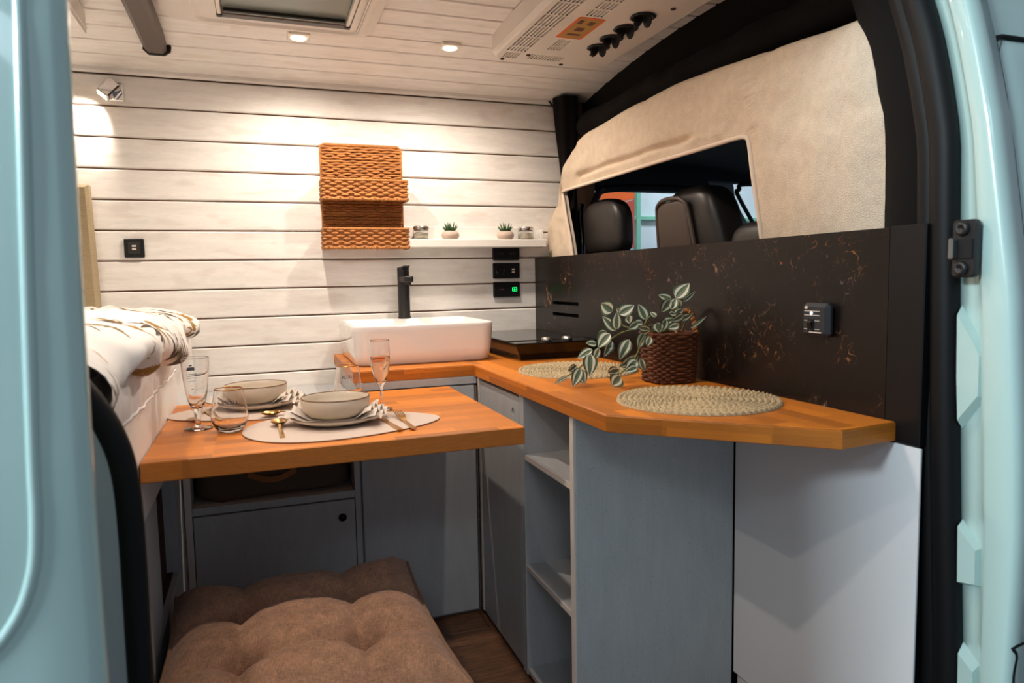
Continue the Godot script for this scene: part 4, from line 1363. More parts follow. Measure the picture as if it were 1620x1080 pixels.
# ------------------------------------------------------------------ table
func table_things():
	var t = thing("dining_table", "wooden block table top fixed to the white bed box", "table", Vector3(0.18, 0.79, -1.95))
	var s = st0(); box(s, Vector3(-0.243, TAB - 0.043, -2.314), Vector3(0.604, TAB, -1.587), 0.002)
	obj("table_top", s, M.block, t)
	obj("support_rail", bx(-0.243, TAB - 0.073, -2.25, -0.222, TAB - 0.0432, -1.80, 0.002), M.block, t)
	# place mats: pebble shapes
	var pebble = func(L, W, n = 64):
		var r = PackedVector2Array()
		for k in n:
			var a = TAU * k / n
			var x = cos(a); var z = sin(a)
			r.append(Vector2(L * x, W * z * (1.0 - 0.28 * x)))
		return r
	var place_mat = func(label, at, turn):
		var m = local_thing("place_mat", label, "place mat", at, "leather place mats on the table", turn)
		var st = st0(); prism(st, pebble.call(0.245, 0.168), "y", 0.0005, 0.0022, 0.0)
		obj("backing", st, M.leather_edge, m)
		st = st0(); prism(st, pebble.call(0.2445, 0.1675), "y", 0.0021, 0.0036, 0.0008)
		obj("leather_face", st, M.leather_mat, m)
		return m
	place_mat.call("pale leather place mat with the setting at the table edge", Vector3(0.195, TAB, -1.80), -0.03)
	place_mat.call("pale leather place mat with the setting near the bed corner", Vector3(-0.005, TAB, -2.125), PI + 0.1)
	# plates, napkins, bowls
	var plate_prof = [Vector2(0.0, 0.0), Vector2(0.065, 0.0), Vector2(0.075, 0.002), Vector2(0.108, 0.013), Vector2(0.114, 0.019), Vector2(0.113, 0.0205), Vector2(0.110, 0.0195), Vector2(0.10, 0.0145), Vector2(0.072, 0.0065), Vector2(0.0, 0.0055)]
	var bowl_prof = [Vector2(0.0, 0.0), Vector2(0.052, 0.0), Vector2(0.068, 0.004), Vector2(0.082, 0.017), Vector2(0.0865, 0.035), Vector2(0.0865, 0.0485), Vector2(0.0855, 0.050), Vector2(0.083, 0.0485), Vector2(0.0825, 0.036), Vector2(0.077, 0.019), Vector2(0.064, 0.008), Vector2(0.0, 0.006)]
	var set_at = func(c, who, turn):
		var y = TAB + 0.0036
		var p = local_thing("plate", "cream stoneware plate " + who, "plate", Vector3(c.x, y, c.y), "stoneware plates")
		var st = st0(true); lathe(st, plate_prof, 56)
		obj("plate_body", st, M.stoneware, p)
		st = st0(true); tube(st, ringpts(0.1128, 0.0203, 64), 0.0011, 6, true)
		obj("glaze_rim", st, M.stoneware_rim, p)
		var nk = local_thing("napkin", "folded beige linen napkin " + who, "napkin", Vector3(c.x, y + 0.006, c.y), "linen napkins", turn)
		napkin(nk)
		var b = local_thing("bowl", "cream stoneware bowl with brown rim " + who, "bowl", Vector3(c.x, y + 0.0165, c.y), "stoneware bowls")
		st = st0(true); lathe(st, bowl_prof, 56)
		obj("bowl_body", st, M.stoneware, b)
		st = st0(true); tube(st, ringpts(0.0855, 0.0497, 72), 0.0017, 6, true)
		obj("glaze_rim", st, M.stoneware_rim, b)
	set_at.call(Vector2(0.178, -1.835), "on the mat at the table edge", -0.35)
	set_at.call(Vector2(-0.015, -2.165), "on the mat near the bed corner", -0.35)
	cutlery()
	glasses()

func ringpts(r, y, n):
	var p = []
	for k in n: p.append(Vector3(r * cos(TAU * k / n), y, -r * sin(TAU * k / n)))
	return p

func napkin(parent):
	# cloth folded under the bowl, its two ends ruffled out over the plate
	var w = noise(23, 1.0, 2)
	for e in [-1, 1]:
		for layer in 3:
			var st = st0(true)
			var seedy = layer * 17.0 + e * 5.0
			surf(st, 18, 22, func(u, v):
				var x = e * lerpf(0.0, 0.125 - 0.012 * layer, u)
				var spread = lerpf(0.05, 0.078 - 0.012 * layer, u)
				var zz = lerpf(-spread, spread, v if e > 0 else 1.0 - v)
				var lift = smoothstep(0.5, 1.0, u)
				var y = 0.003 + 0.0035 * layer + lift * (0.014 + 0.006 * layer) + 0.007 * lift * sin(v * 15.0 + seedy) + 0.004 * lift * w.get_noise_2d(u * 6.0 + seedy, v * 6.0)
				return Vector3(x, y, zz))
			obj("fold", st, M.linen, parent)
	var c = st0(); box(c, Vector3(-0.06, 0.0003, -0.05), Vector3(0.06, 0.0095, 0.05), 0.003)
	obj("folded_middle", c, M.linen, parent)

func cutlery():
	var y = TAB + 0.0036
	var stick = func(st, a, b, w0, w1, th):
		# flat tapered bar
		var d = (b - a).normalized()
		var n = d.cross(Vector3.UP).normalized()
		var P = [a - n * w0, a + n * w0, b + n * w1, b - n * w1]
		var lo = []; var hi = []
		for q in P:
			lo.append(q); hi.append(q + Vector3(0, th, 0))
		var c = (a + b) / 2 + Vector3(0, th / 2, 0)
		out_poly(st, lo.duplicate(), c); out_poly(st, hi.duplicate(), c)
		for k in 4: out_poly(st, [lo[k], lo[(k + 1) % 4], hi[(k + 1) % 4], hi[k]], c)
	var spoon = func(label, at, turn):
		var o = local_thing("spoon", label, "spoon", at, "gold cutlery", turn)
		var st = st0(true)
		surf(st, 28, 8, func(u, v):
			var a = u * TAU; var r = v
			return Vector3(0.0205 * r * cos(a), 0.004 + 0.009 * r * r, -0.11 - 0.028 * r * sin(a) * (1.0 + 0.12 * sin(a))), true)
		surf(st, 28, 8, func(u, v):
			var a = -u * TAU; var r = v
			return Vector3(0.0205 * r * cos(a), 0.0026 + 0.009 * r * r, -0.11 - 0.028 * r * sin(a) * (1.0 + 0.12 * sin(a))), true)
		obj("spoon_bowl", st, M.gold, o)
		st = st0(); stick.call(st, Vector3(0, 0.009, -0.086), Vector3(0, 0.001, -0.045), 0.003, 0.0042, 0.002)
		stick.call(st, Vector3(0, 0.001, -0.046), Vector3(0, 0.0005, 0.04), 0.0042, 0.006, 0.0022)
		obj("handle", st, M.gold, o)
	var fork = func(label, at, turn):
		var o = local_thing("fork", label, "fork", at, "gold cutlery", turn)
		var st = st0()
		for k in 4:
			var x = (k - 1.5) * 0.0064
			stick.call(st, Vector3(x, 0.008, -0.055), Vector3(x, 0.0125, -0.108), 0.0019, 0.0013, 0.0018)
		obj("tines", st, M.gold, o)
		st = st0()
		stick.call(st, Vector3(0, 0.008, -0.056), Vector3(0, 0.006, -0.036), 0.0117, 0.0085, 0.002)
		stick.call(st, Vector3(0, 0.006, -0.037), Vector3(0, 0.001, -0.01), 0.0085, 0.0045, 0.002)
		stick.call(st, Vector3(0, 0.001, -0.0105), Vector3(0, 0.0005, 0.085), 0.0045, 0.0065, 0.0022)
		obj("handle", st, M.gold, o)
	var knife = func(label, at, turn):
		var o = local_thing("knife", label, "knife", at, "gold cutlery", turn)
		var st = st0(); prism(st, PackedVector2Array([Vector2(-0.005, -0.02), Vector2(0.005, -0.02), Vector2(0.009, -0.04), Vector2(0.0095, -0.09), Vector2(0.005, -0.115), Vector2(-0.004, -0.105), Vector2(-0.006, -0.06)]), "y", 0.0008, 0.0024, 0.0004)
		obj("blade", st, M.gold, o)
		st = st0(); stick.call(st, Vector3(0, 0.0005, -0.022), Vector3(0, 0.0005, 0.085), 0.0048, 0.0065, 0.0032)
		obj("handle", st, M.gold, o)
	spoon.call("gold spoon beside the plate at the table edge", Vector3(0.040, y, -1.735), 0.02)
	knife.call("gold knife beside the plate at the table edge", Vector3(0.300, y, -1.745), 0.12)
	fork.call("gold fork beside the plate at the table edge", Vector3(0.341, y, -1.745), 0.03)
	spoon.call("gold spoon behind the plate near the bed corner", Vector3(0.125, y, -2.03), 2.0)
	knife.call("gold knife next to the stemmed beer glass", Vector3(-0.128, y, -2.05), PI + 0.25)
	fork.call("gold fork behind the stemmed beer glass", Vector3(-0.166, y, -2.06), PI - 0.1)

func glasses():
	var y = TAB
	# flute with sparkling drink
	var f = local_thing("champagne_flute", "stemmed flute half full of pink sparkling drink", "glass", Vector3(0.316, y + 0.0036, -1.962))
	var s = st0(true)
	lathe(s, [Vector2(0.0, 0.0), Vector2(0.030, 0.0), Vector2(0.031, 0.001), Vector2(0.030, 0.002), Vector2(0.010, 0.004), Vector2(0.0042, 0.010), Vector2(0.0034, 0.030), Vector2(0.0036, 0.055), Vector2(0.006, 0.064), Vector2(0.014, 0.078), Vector2(0.0215, 0.100), Vector2(0.0265, 0.130), Vector2(0.028, 0.160), Vector2(0.0275, 0.180), Vector2(0.0272, 0.1935), Vector2(0.0272, 0.1948), Vector2(0.0267, 0.1955), Vector2(0.0262, 0.1948), Vector2(0.0262, 0.1935), Vector2(0.0265, 0.180), Vector2(0.0268, 0.160), Vector2(0.0252, 0.130), Vector2(0.0202, 0.101), Vector2(0.0125, 0.082), Vector2(0.0, 0.074)], 48)
	obj("glass_body", s, M.clear_glass, f)
	s = st0(true)
	lathe(s, [Vector2(0.0, 0.0742), Vector2(0.0123, 0.0823), Vector2(0.0200, 0.1012), Vector2(0.0250, 0.130), Vector2(0.0264, 0.150), Vector2(0.0262, 0.1502), Vector2(0.0, 0.1502)], 40)
	obj("drink", s, M.sparkling_drink, f)
	# stemmed beer glass with printed emblem
	var b = local_thing("beer_glass", "tall stemmed beer glass with a black printed emblem", "glass", Vector3(-0.154, y, -1.912))
	s = st0(true)
	lathe(s, [Vector2(0.0, 0.0), Vector2(0.033, 0.0), Vector2(0.0345, 0.0015), Vector2(0.033, 0.003), Vector2(0.013, 0.006), Vector2(0.007, 0.012), Vector2(0.0062, 0.026), Vector2(0.009, 0.036), Vector2(0.0085, 0.042), Vector2(0.014, 0.052), Vector2(0.0205, 0.070), Vector2(0.0265, 0.100), Vector2(0.0318, 0.145), Vector2(0.0328, 0.168), Vector2(0.0331, 0.1795), Vector2(0.0332, 0.181), Vector2(0.0326, 0.1818), Vector2(0.0319, 0.181), Vector2(0.0318, 0.1795), Vector2(0.0314, 0.168), Vector2(0.0302, 0.145), Vector2(0.0248, 0.100), Vector2(0.0185, 0.071), Vector2(0.010, 0.056), Vector2(0.0, 0.053)], 48)
	obj("glass_body", s, M.clear_glass, b)
	# emblem wraps the far side of the glass
	var rr = func(h): return 0.0266 + (h - 0.10) / 0.045 * 0.0052 + 0.0006
	var bars = [[0.150, -0.28, 0.28, 0.004], [0.1455, -0.36, 0.30, 0.005], [0.156, -0.10, 0.12, 0.004], [0.136, -0.45, 0.45, 0.0012], [0.131, -0.35, 0.3, 0.0016], [0.126, -0.42, 0.42, 0.0012], [0.118, -0.3, 0.35, 0.0008], [0.106, -0.12, 0.1, 0.0008], [0.098, -0.1, 0.1, 0.0012]]
	s = st0()
	for q in bars:
		var n = 8
		for k in n:
			var a0 = lerpf(q[1], q[2], float(k) / n) - 2.0; var a1 = lerpf(q[1], q[2], float(k + 1) / n) - 2.0
			var r = rr.call(q[0])
			var A = Vector3(r * cos(a0), q[0], r * sin(a0)); var B = Vector3(r * cos(a1), q[0], r * sin(a1))
			var up = Vector3(0, q[3], 0)
			quad(s, A, B, B + up, A + up)
	obj("printed_emblem", s, M.print_black, b)
	# tumblers with a gilt rim and printed word
	for q in [[Vector3(-0.077, y, -1.848), "round tumbler with a gilt rim next to the stemmed beer glass", 0.106], [Vector3(0.252, y + 0.0, -2.19), "round tumbler with a gilt rim behind the front bowl", 0.106]]:
		var t = local_thing("tumbler", q[1], "glass", q[0], "gilt rimmed tumblers")
		s = st0(true)
		lathe(s, [Vector2(0.0, 0.002), Vector2(0.022, 0.0), Vector2(0.027, 0.002), Vector2(0.036, 0.012), Vector2(0.0425, 0.028), Vector2(0.0435, 0.040), Vector2(0.040, 0.066), Vector2(0.0345, q[2] - 0.008), Vector2(0.0333, q[2] - 0.0015), Vector2(0.033, q[2]), Vector2(0.0325, q[2] + 0.0004), Vector2(0.032, q[2]), Vector2(0.0322, q[2] - 0.0015), Vector2(0.0333, q[2] - 0.008), Vector2(0.0388, 0.066), Vector2(0.0422, 0.040), Vector2(0.0412, 0.029), Vector2(0.034, 0.015), Vector2(0.024, 0.010), Vector2(0.0, 0.009)], 48)
		obj("glass_body", s, M.clear_glass, t)
		s = st0(true); tube(s, ringpts(0.0325, q[2], 60), 0.0015, 6, true)
		obj("gilt_rim", s, M.gold_rim, t)
		# the word is printed on the far side and reads mirrored through the glass
		var dir = Vector3(q[0].x - cam_pos.x, 0, q[0].z - cam_pos.z).normalized()
		var word = "LOOZA"
		for k in word.length():
			var tm := TextMesh.new()
			var fnt := SystemFont.new(); fnt.font_names = PackedStringArray(["Droid Sans"]); fnt.font_weight = 700
			tm.font = fnt
			tm.text = word[k]
			tm.font_size = 16
			tm.pixel_size = 0.00082
			tm.depth = 0.0004
			var o = put("printed_letter", tm, M.print_brown, t)
			var an = (2.0 - k) * 0.20 * -1.0
			var d = dir.rotated(Vector3.UP, an)
			o.transform = Transform3D(Basis(Vector3.UP.cross(d), Vector3.UP, d), d * 0.0408 + Vector3(0, 0.064, 0))

# ------------------------------------------------------------------ bed, bench, stool
func bed():
	var t = thing("bed_box", "tall white bed box with a recessed chipboard opening", "bed base", Vector3(-1.2, 0, -2.0))
	var x = -0.245
	obj("side_board_upper", bx(x - 0.018, 0.70, -2.962, x, 1.012, -1.06, 0.002), M.white_paint, t)
	obj("side_board_lower", bx(x - 0.018, 0.0, -2.962, x, 0.38, -1.06, 0.002), M.grey_ply, t)
	obj("side_board_far", bx(x - 0.018, 0.38, -2.962, x, 0.70, -2.16, 0.0), M.grey_ply, t)
	obj("side_board_near", bx(x - 0.018, 0.38, -1.80, x, 0.70, -1.06, 0.0), M.grey_ply, t)
	obj("recess_far", bx(x - 0.05, 0.38, -2.18, x - 0.018, 0.70, -2.16), M.grey_ply, t)
	obj("recess_back", bx(x - 0.07, 0.36, -2.18, x - 0.034, 0.72, -1.78), M.osb, t)
	obj("recess_floor", bx(x - 0.034, 0.36, -2.16, x - 0.018, 0.38, -1.8), M.osb, t)
	obj("recess_near", bx(x - 0.034, 0.38, -1.8, x - 0.018, 0.70, -1.78), M.osb, t)
	obj("slatted_top", bx(-2.28, 0.985, -2.962, x - 0.018, 1.012, -1.06), M.white_paint, t)
	# mattress and sheet
	var m = thing("mattress", "white mattress edge with a loose sheet under the printed duvet", "mattress", Vector3(-1.2, 1.012, -2.0))
	var s = st0(); box(s, Vector3(-2.27, 1.012, -2.93), Vector3(-0.275, 1.068, -1.08), 0.025)
	obj("mattress_body", s, M.sheet, m)
	s = st0(true)
	var w = noise(33, 1.0, 3)
	surf(s, 60, 16, func(u, v):
		var z = lerpf(-1.12, -2.27, u)
		var low = 0.945 + 0.012 * w.get_noise_1d(z * 5.0)
		var y = lerpf(1.06, low, v)
		return Vector3(-0.243 + 0.010 * sin(PI * v) + 0.006 * v + 0.007 * w.get_noise_2d(z * 9.0, y * 7.0), y, z))
	obj("hanging_sheet", s, M.sheet, m)
	s = st0(true)
	var hem = []
	for k in 61:
		var z = lerpf(-1.12, -2.27, k / 60.0)
		hem.append(Vector3(-0.2385 + 0.007 * w.get_noise_2d(z * 9.0, 0.945 * 7.0), 0.945 + 0.012 * w.get_noise_1d(z * 5.0), z))
	for k in 13: hem.append(Vector3(-0.239, lerpf(0.945, 1.08, k / 12.0), -2.275))
	tube(s, hem, 0.0045, 6)
	obj("sheet_hem", s, M.sheet, m)
	# duvet
	var d = thing("duvet", "white duvet printed with gold and dark palm leaves hanging over the bed edge", "duvet", Vector3(-1.0, 1.09, -2.0))
	var prof = [Vector2(-2.1, 1.12), Vector2(-1.6, 1.13), Vector2(-1.1, 1.125), Vector2(-0.8, 1.13), Vector2(-0.55, 1.135), Vector2(-0.40, 1.138), Vector2(-0.30, 1.132), Vector2(-0.235, 1.115), Vector2(-0.198, 1.088), Vector2(-0.188, 1.06), Vector2(-0.198, 1.038), Vector2(-0.225, 1.025), Vector2(-0.25, 1.03), Vector2(-0.262, 1.045)]
	var len = [0.0]
	for k in prof.size() - 1: len.append(len[k] + prof[k].distance_to(prof[k + 1]))
	var total = len[len.size() - 1]
	var at = func(q):
		q = clampf(q, 0.0, total - 0.0001)
		for k in prof.size() - 1:
			if q <= len[k + 1]:
				var f = (q - len[k]) / (len[k + 1] - len[k])
				return prof[k].cubic_interpolate(prof[k + 1], prof[max(k - 1, 0)], prof[min(k + 2, prof.size() - 1)], f)
		return prof[prof.size() - 1]
	s = st0(true)
	surf(s, 150, 90, func(u, v):
		# u along the bed side, v across it
		var z = lerpf(-2.86, -1.02, u)
		var q = total * (0.35 + 0.65 * v)
		var p = at.call(q)
		var endf = smoothstep(0.0, 0.05, u)
		var y = p.y
		var fold = w.get_noise_2d(z * 3.2, p.x * 3.0) * 0.022 + w.get_noise_2d(z * 9.0 + 50.0, p.x * 6.0) * 0.012
		var near = smoothstep(-0.5, -0.2, p.x)
		y += fold * (1.0 - 0.5 * near)
		var hang = 0.02 * sin(z * 6.3 + 0.9) + 0.014 * sin(z * 15.0)
		if p.y < 1.14: y -= hang * smoothstep(1.14, 1.05, p.y) - 0.0
		y = lerpf(1.062, y, pow(endf, 0.4))
		y -= 0.022 * smoothstep(0.5, 0.05, u) * smoothstep(1.04, 1.12, y)
		var pull = -0.05 * near * pow(1.0 - smoothstep(0.0, 0.05, u), 2.0)
		return Vector3(p.x + pull + near * (0.012 * sin(z * 12.0) + w.get_noise_2d(z * 7.0, p.y * 5.0) * 0.016), y, z), false, true)
	obj("printed_cover", s, leaf_cloth(), d)
	# headboard on the side wall
	var h = thing("headboard", "beige upholstered headboard panel standing on the bed against the boards", "headboard", Vector3(-0.9, 1.1, -2.93))
	s = st0(); prism(s, PackedVector2Array([Vector2(-1.6, 1.02), Vector2(-0.538, 1.02), Vector2(-0.548, 1.56), Vector2(-1.6, 1.56)]), "z", -2.963, -2.90, 0.01)
	obj("cushioned_panel", s, M.headboard_cloth, h)

func leaf_cloth():
	# print: fans of palm blades in gold and dark brown on white
	var W = 1024; var H = 1024
	var im := Image.create(W, H, false, Image.FORMAT_RGB8)
	im.fill(Color(0.93, 0.915, 0.90))
	var rng := RandomNumberGenerator.new(); rng.seed = 15
	for f in 62:
		var o = Vector2(rng.randf_range(0, W), rng.randf_range(0, H))
		var a0 = rng.randf_range(0, TAU)
		var col = [Color(0.60, 0.45, 0.16), Color(0.60, 0.45, 0.16), Color(0.26, 0.19, 0.09), Color(0.45, 0.36, 0.12)][rng.randi() % 4]
		var n = rng.randi_range(6, 11)
		for b in n:
			var a = a0 + (b - n / 2.0) * 0.17
			var L = rng.randf_range(45, 120)
			var p = o + Vector2(cos(a), sin(a)) * 16
			var bend = rng.randf_range(-0.012, 0.012)
			var k = 0.0
			while k < L:
				var r = 5.0 * sin(PI * clampf(k / L, 0.04, 0.98)) + 0.8
				im.fill_rect(Rect2i(int(p.x - r * 0.55), int(p.y - r * 0.8), int(r * 1.1) + 1, int(r * 1.6) + 1), col)
				a += bend
				p += Vector2(cos(a) * 0.62, sin(a)) * 2.0
				k += 2.0
	var m = mat("leaf_cloth", Color.WHITE, 0.75)
	m.albedo_texture = ImageTexture.create_from_image(im)
	m.texture_repeat = true
	m.uv1_scale = Vector3(2.2, 1.5, 1)
	return m

func bench():
	var t = thing("bench_locker", "grey bench locker with an open cubby and a drawer below", "cabinet", Vector3(0.03, 0, -2.6))
	var zf = -2.34
	obj("side_board", bx(-0.242, 0.0, -2.96, -0.222, 0.76, zf, 0.001), M.grey_ply, t)
	tag(obj("front_edge", bx(-0.242, 0.0, zf, -0.222, 0.76, zf + 0.0015), M.white_edge, t), "pale unpainted edge")
	obj("side_board", bx(0.278, 0.0, -2.96, 0.297, 0.76, zf, 0.001), M.grey_ply, t)
	obj("top_board", bx(-0.242, 0.7601, -2.96, 0.297, 0.778, zf, 0.001), M.grey_ply, t)
	obj("back_board", bx(-0.222, 0.0, -2.962, 0.278, 0.76, -2.94), M.grey_ply, t)
	var c = obj("cubby_floor", bx(-0.2215, 0.483, -2.94, 0.2775, 0.500, zf - 0.002, 0.001), M.white_edge, t)
	obj("floor_edge", bx(-0.2215, 0.478, zf - 0.012, 0.2775, 0.502, zf, 0.001), M.grey_ply, c)
	var d = obj("drawer_front", bx(-0.2195, 0.02, zf - 0.018, 0.2755, 0.473, zf + 0.001, 0.002), M.grey_ply, t)
	var s = st0(true); lathe(s, [Vector2(0.0, 0.0), Vector2(0.013, 0.0), Vector2(0.0135, 0.004), Vector2(0.012, 0.008), Vector2(0.0, 0.009)], 22, Vector3.ZERO, Transform3D(Basis(Vector3.RIGHT, PI / 2), Vector3(0.234, 0.416, zf + 0.001)))
	obj("knob", s, M.black_plastic, d)
	# folded cushion with a handle
	var b = thing("folded_cushion", "dark brown seat cushion with a tan strap handle stowed in the cubby", "cushion", Vector3(0.03, 0.502, -2.6))
	s = st0(true)
	var w = noise(51, 1.0, 2)
	blob(s, Vector3(0.028, 0.578, -2.57), Vector3(0.246, 0.0745, 0.20), 0.28, 60, 30, func(q):
		var p = q
		p.y += 0.010 * w.get_noise_2d(q.x * 9.0, q.z * 9.0) + 0.012 * cos(q.x * 5.0) * signf(q.y) * 0.6
		p.z += 0.008 * w.get_noise_2d(q.x * 14.0, q.y * 20.0)
		return p)
	obj("cushion_body", s, M.dark_bag, b)
	s = st0(true)
	var pts = []
	for k in 31:
		var x = lerpf(-0.20, 0.255, k / 30.0)
		pts.append(Vector3(x, 0.640 + 0.008 * sin(k * 0.5) + 0.006 * cos((x - 0.03) * 5.0), -2.376 + 0.006 * w.get_noise_1d(x * 12.0)))
	tube(s, pts, 0.0045, 6)
	obj("piping", s, M.dark_bag, b)
	s = st0(true)
	surf(s, 24, 4, func(u, v):
		var x = lerpf(-0.055, 0.095, u)
		return Vector3(x, 0.598 - 0.020 * sin(PI * u) - 0.02 * v, -2.366 + 0.022 * sin(PI * u)))
	obj("strap_handle", s, M.leather_tan, b)

func stool():
	var t = thing("box_seat", "low grey storage box seat below the tufted cushion", "stool", Vector3(0.045, 0, -1.58))
	obj("box_body", bx(-0.235, 0.0, -1.885, 0.335, 0.335, -1.275, 0.004), M.grey_ply, t)
	var c = thing("tufted_cushion", "brown tufted floor cushion with piped edges on the box seat", "cushion", Vector3(0.045, 0.335, -1.58))
	var x0 = -0.229; var x1 = 0.362; var z0 = -1.905; var z1 = -1.262
	var w = noise(52, 1.0, 3)
	var tufts = [Vector2(-0.068, -1.682), Vector2(0.176, -1.684), Vector2(-0.062, -1.466), Vector2(0.184, -1.466)]
	var topf = func(u, v):
		# corners drawn out a little
		var a = u * 2 - 1; var b = v * 2 - 1
		var x = lerpf(x0, x1, u) - 0.02 * a * (1.0 - b * b) * 0.0 - signf(a) * 0.014 * (1.0 - b * b) * absf(a)
		var z = lerpf(z0, z1, v) - signf(b) * 0.014 * (1.0 - a * a) * absf(b)
		var edge = minf(minf(u, 1 - u), minf(v, 1 - v)) * 0.63
		var y = 0.405 + 0.082 * (1.0 - exp(-edge / 0.06))
		var q = Vector2(x, z)
		for tf in tufts:
			var d = q.distance_to(tf)
			y -= 0.058 * exp(-d * d / 0.0009) + 0.034 * exp(-d / 0.045)
		# pulled creases between the tufts and out to the edges
		for i in 2:
			var xl = tufts[i].x if i == 0 else tufts[1].x
			var dx = x - xl
			y -= 0.026 * exp(-absf(dx) / 0.032) * (1.0 - exp(-edge / 0.03))
			var zl = tufts[0].y if i == 0 else tufts[2].y
			var dz = z - zl
			y -= 0.026 * exp(-absf(dz) / 0.032) * (1.0 - exp(-edge / 0.03))
		y += 0.004 * w.get_noise_2d(x * 14.0, z * 14.0)
		return Vector3(x, y, z)
	var s = st0(true)
	surf(s, 110, 110, func(u, v): return topf.call(u, 1.0 - v))
	# sides
	var rim = []
	for k in 111: rim.append(topf.call(k / 110.0, 1.0))
	for k in range(1, 111): rim.append(topf.call(1.0, 1.0 - k / 110.0))
	for k in range(1, 111): rim.append(topf.call(1.0 - k / 110.0, 0.0))
	for k in range(1, 110): rim.append(topf.call(0.0, k / 110.0))
	var n = rim.size()
	var side = st0(true)
	for j in 6:
		for i in n:
			var P = func(ii, jj):
				var p = rim[ii % n]
				var f = jj / 6.0
				var mid = Vector3((x0 + x1) / 2, p.y, (z0 + z1) / 2)
				var o = (p - mid); o.y = 0
				var q = p + o.normalized() * 0.012 * sin(PI * f)
				q.y = lerpf(p.y, 0.338, f)
				return q
			quad(side, P.call(i, j + 1), P.call(i + 1, j + 1), P.call(i + 1, j), P.call(i, j))
	obj("padded_top", s, M.brown_cloth, c)
	obj("padded_side", side, M.brown_cloth, c)
	for yy in [0.0, 1.0]:
		var ring = []
		for i in range(0, n, 2):
			var p = rim[i]
			ring.append(p + Vector3(0, 0.001, 0) if yy == 0.0 else Vector3(p.x, 0.342, p.z))
		s = st0(true); tube(s, ring, 0.0052, 7, true)
		obj("piping", s, M.brown_piping, c)

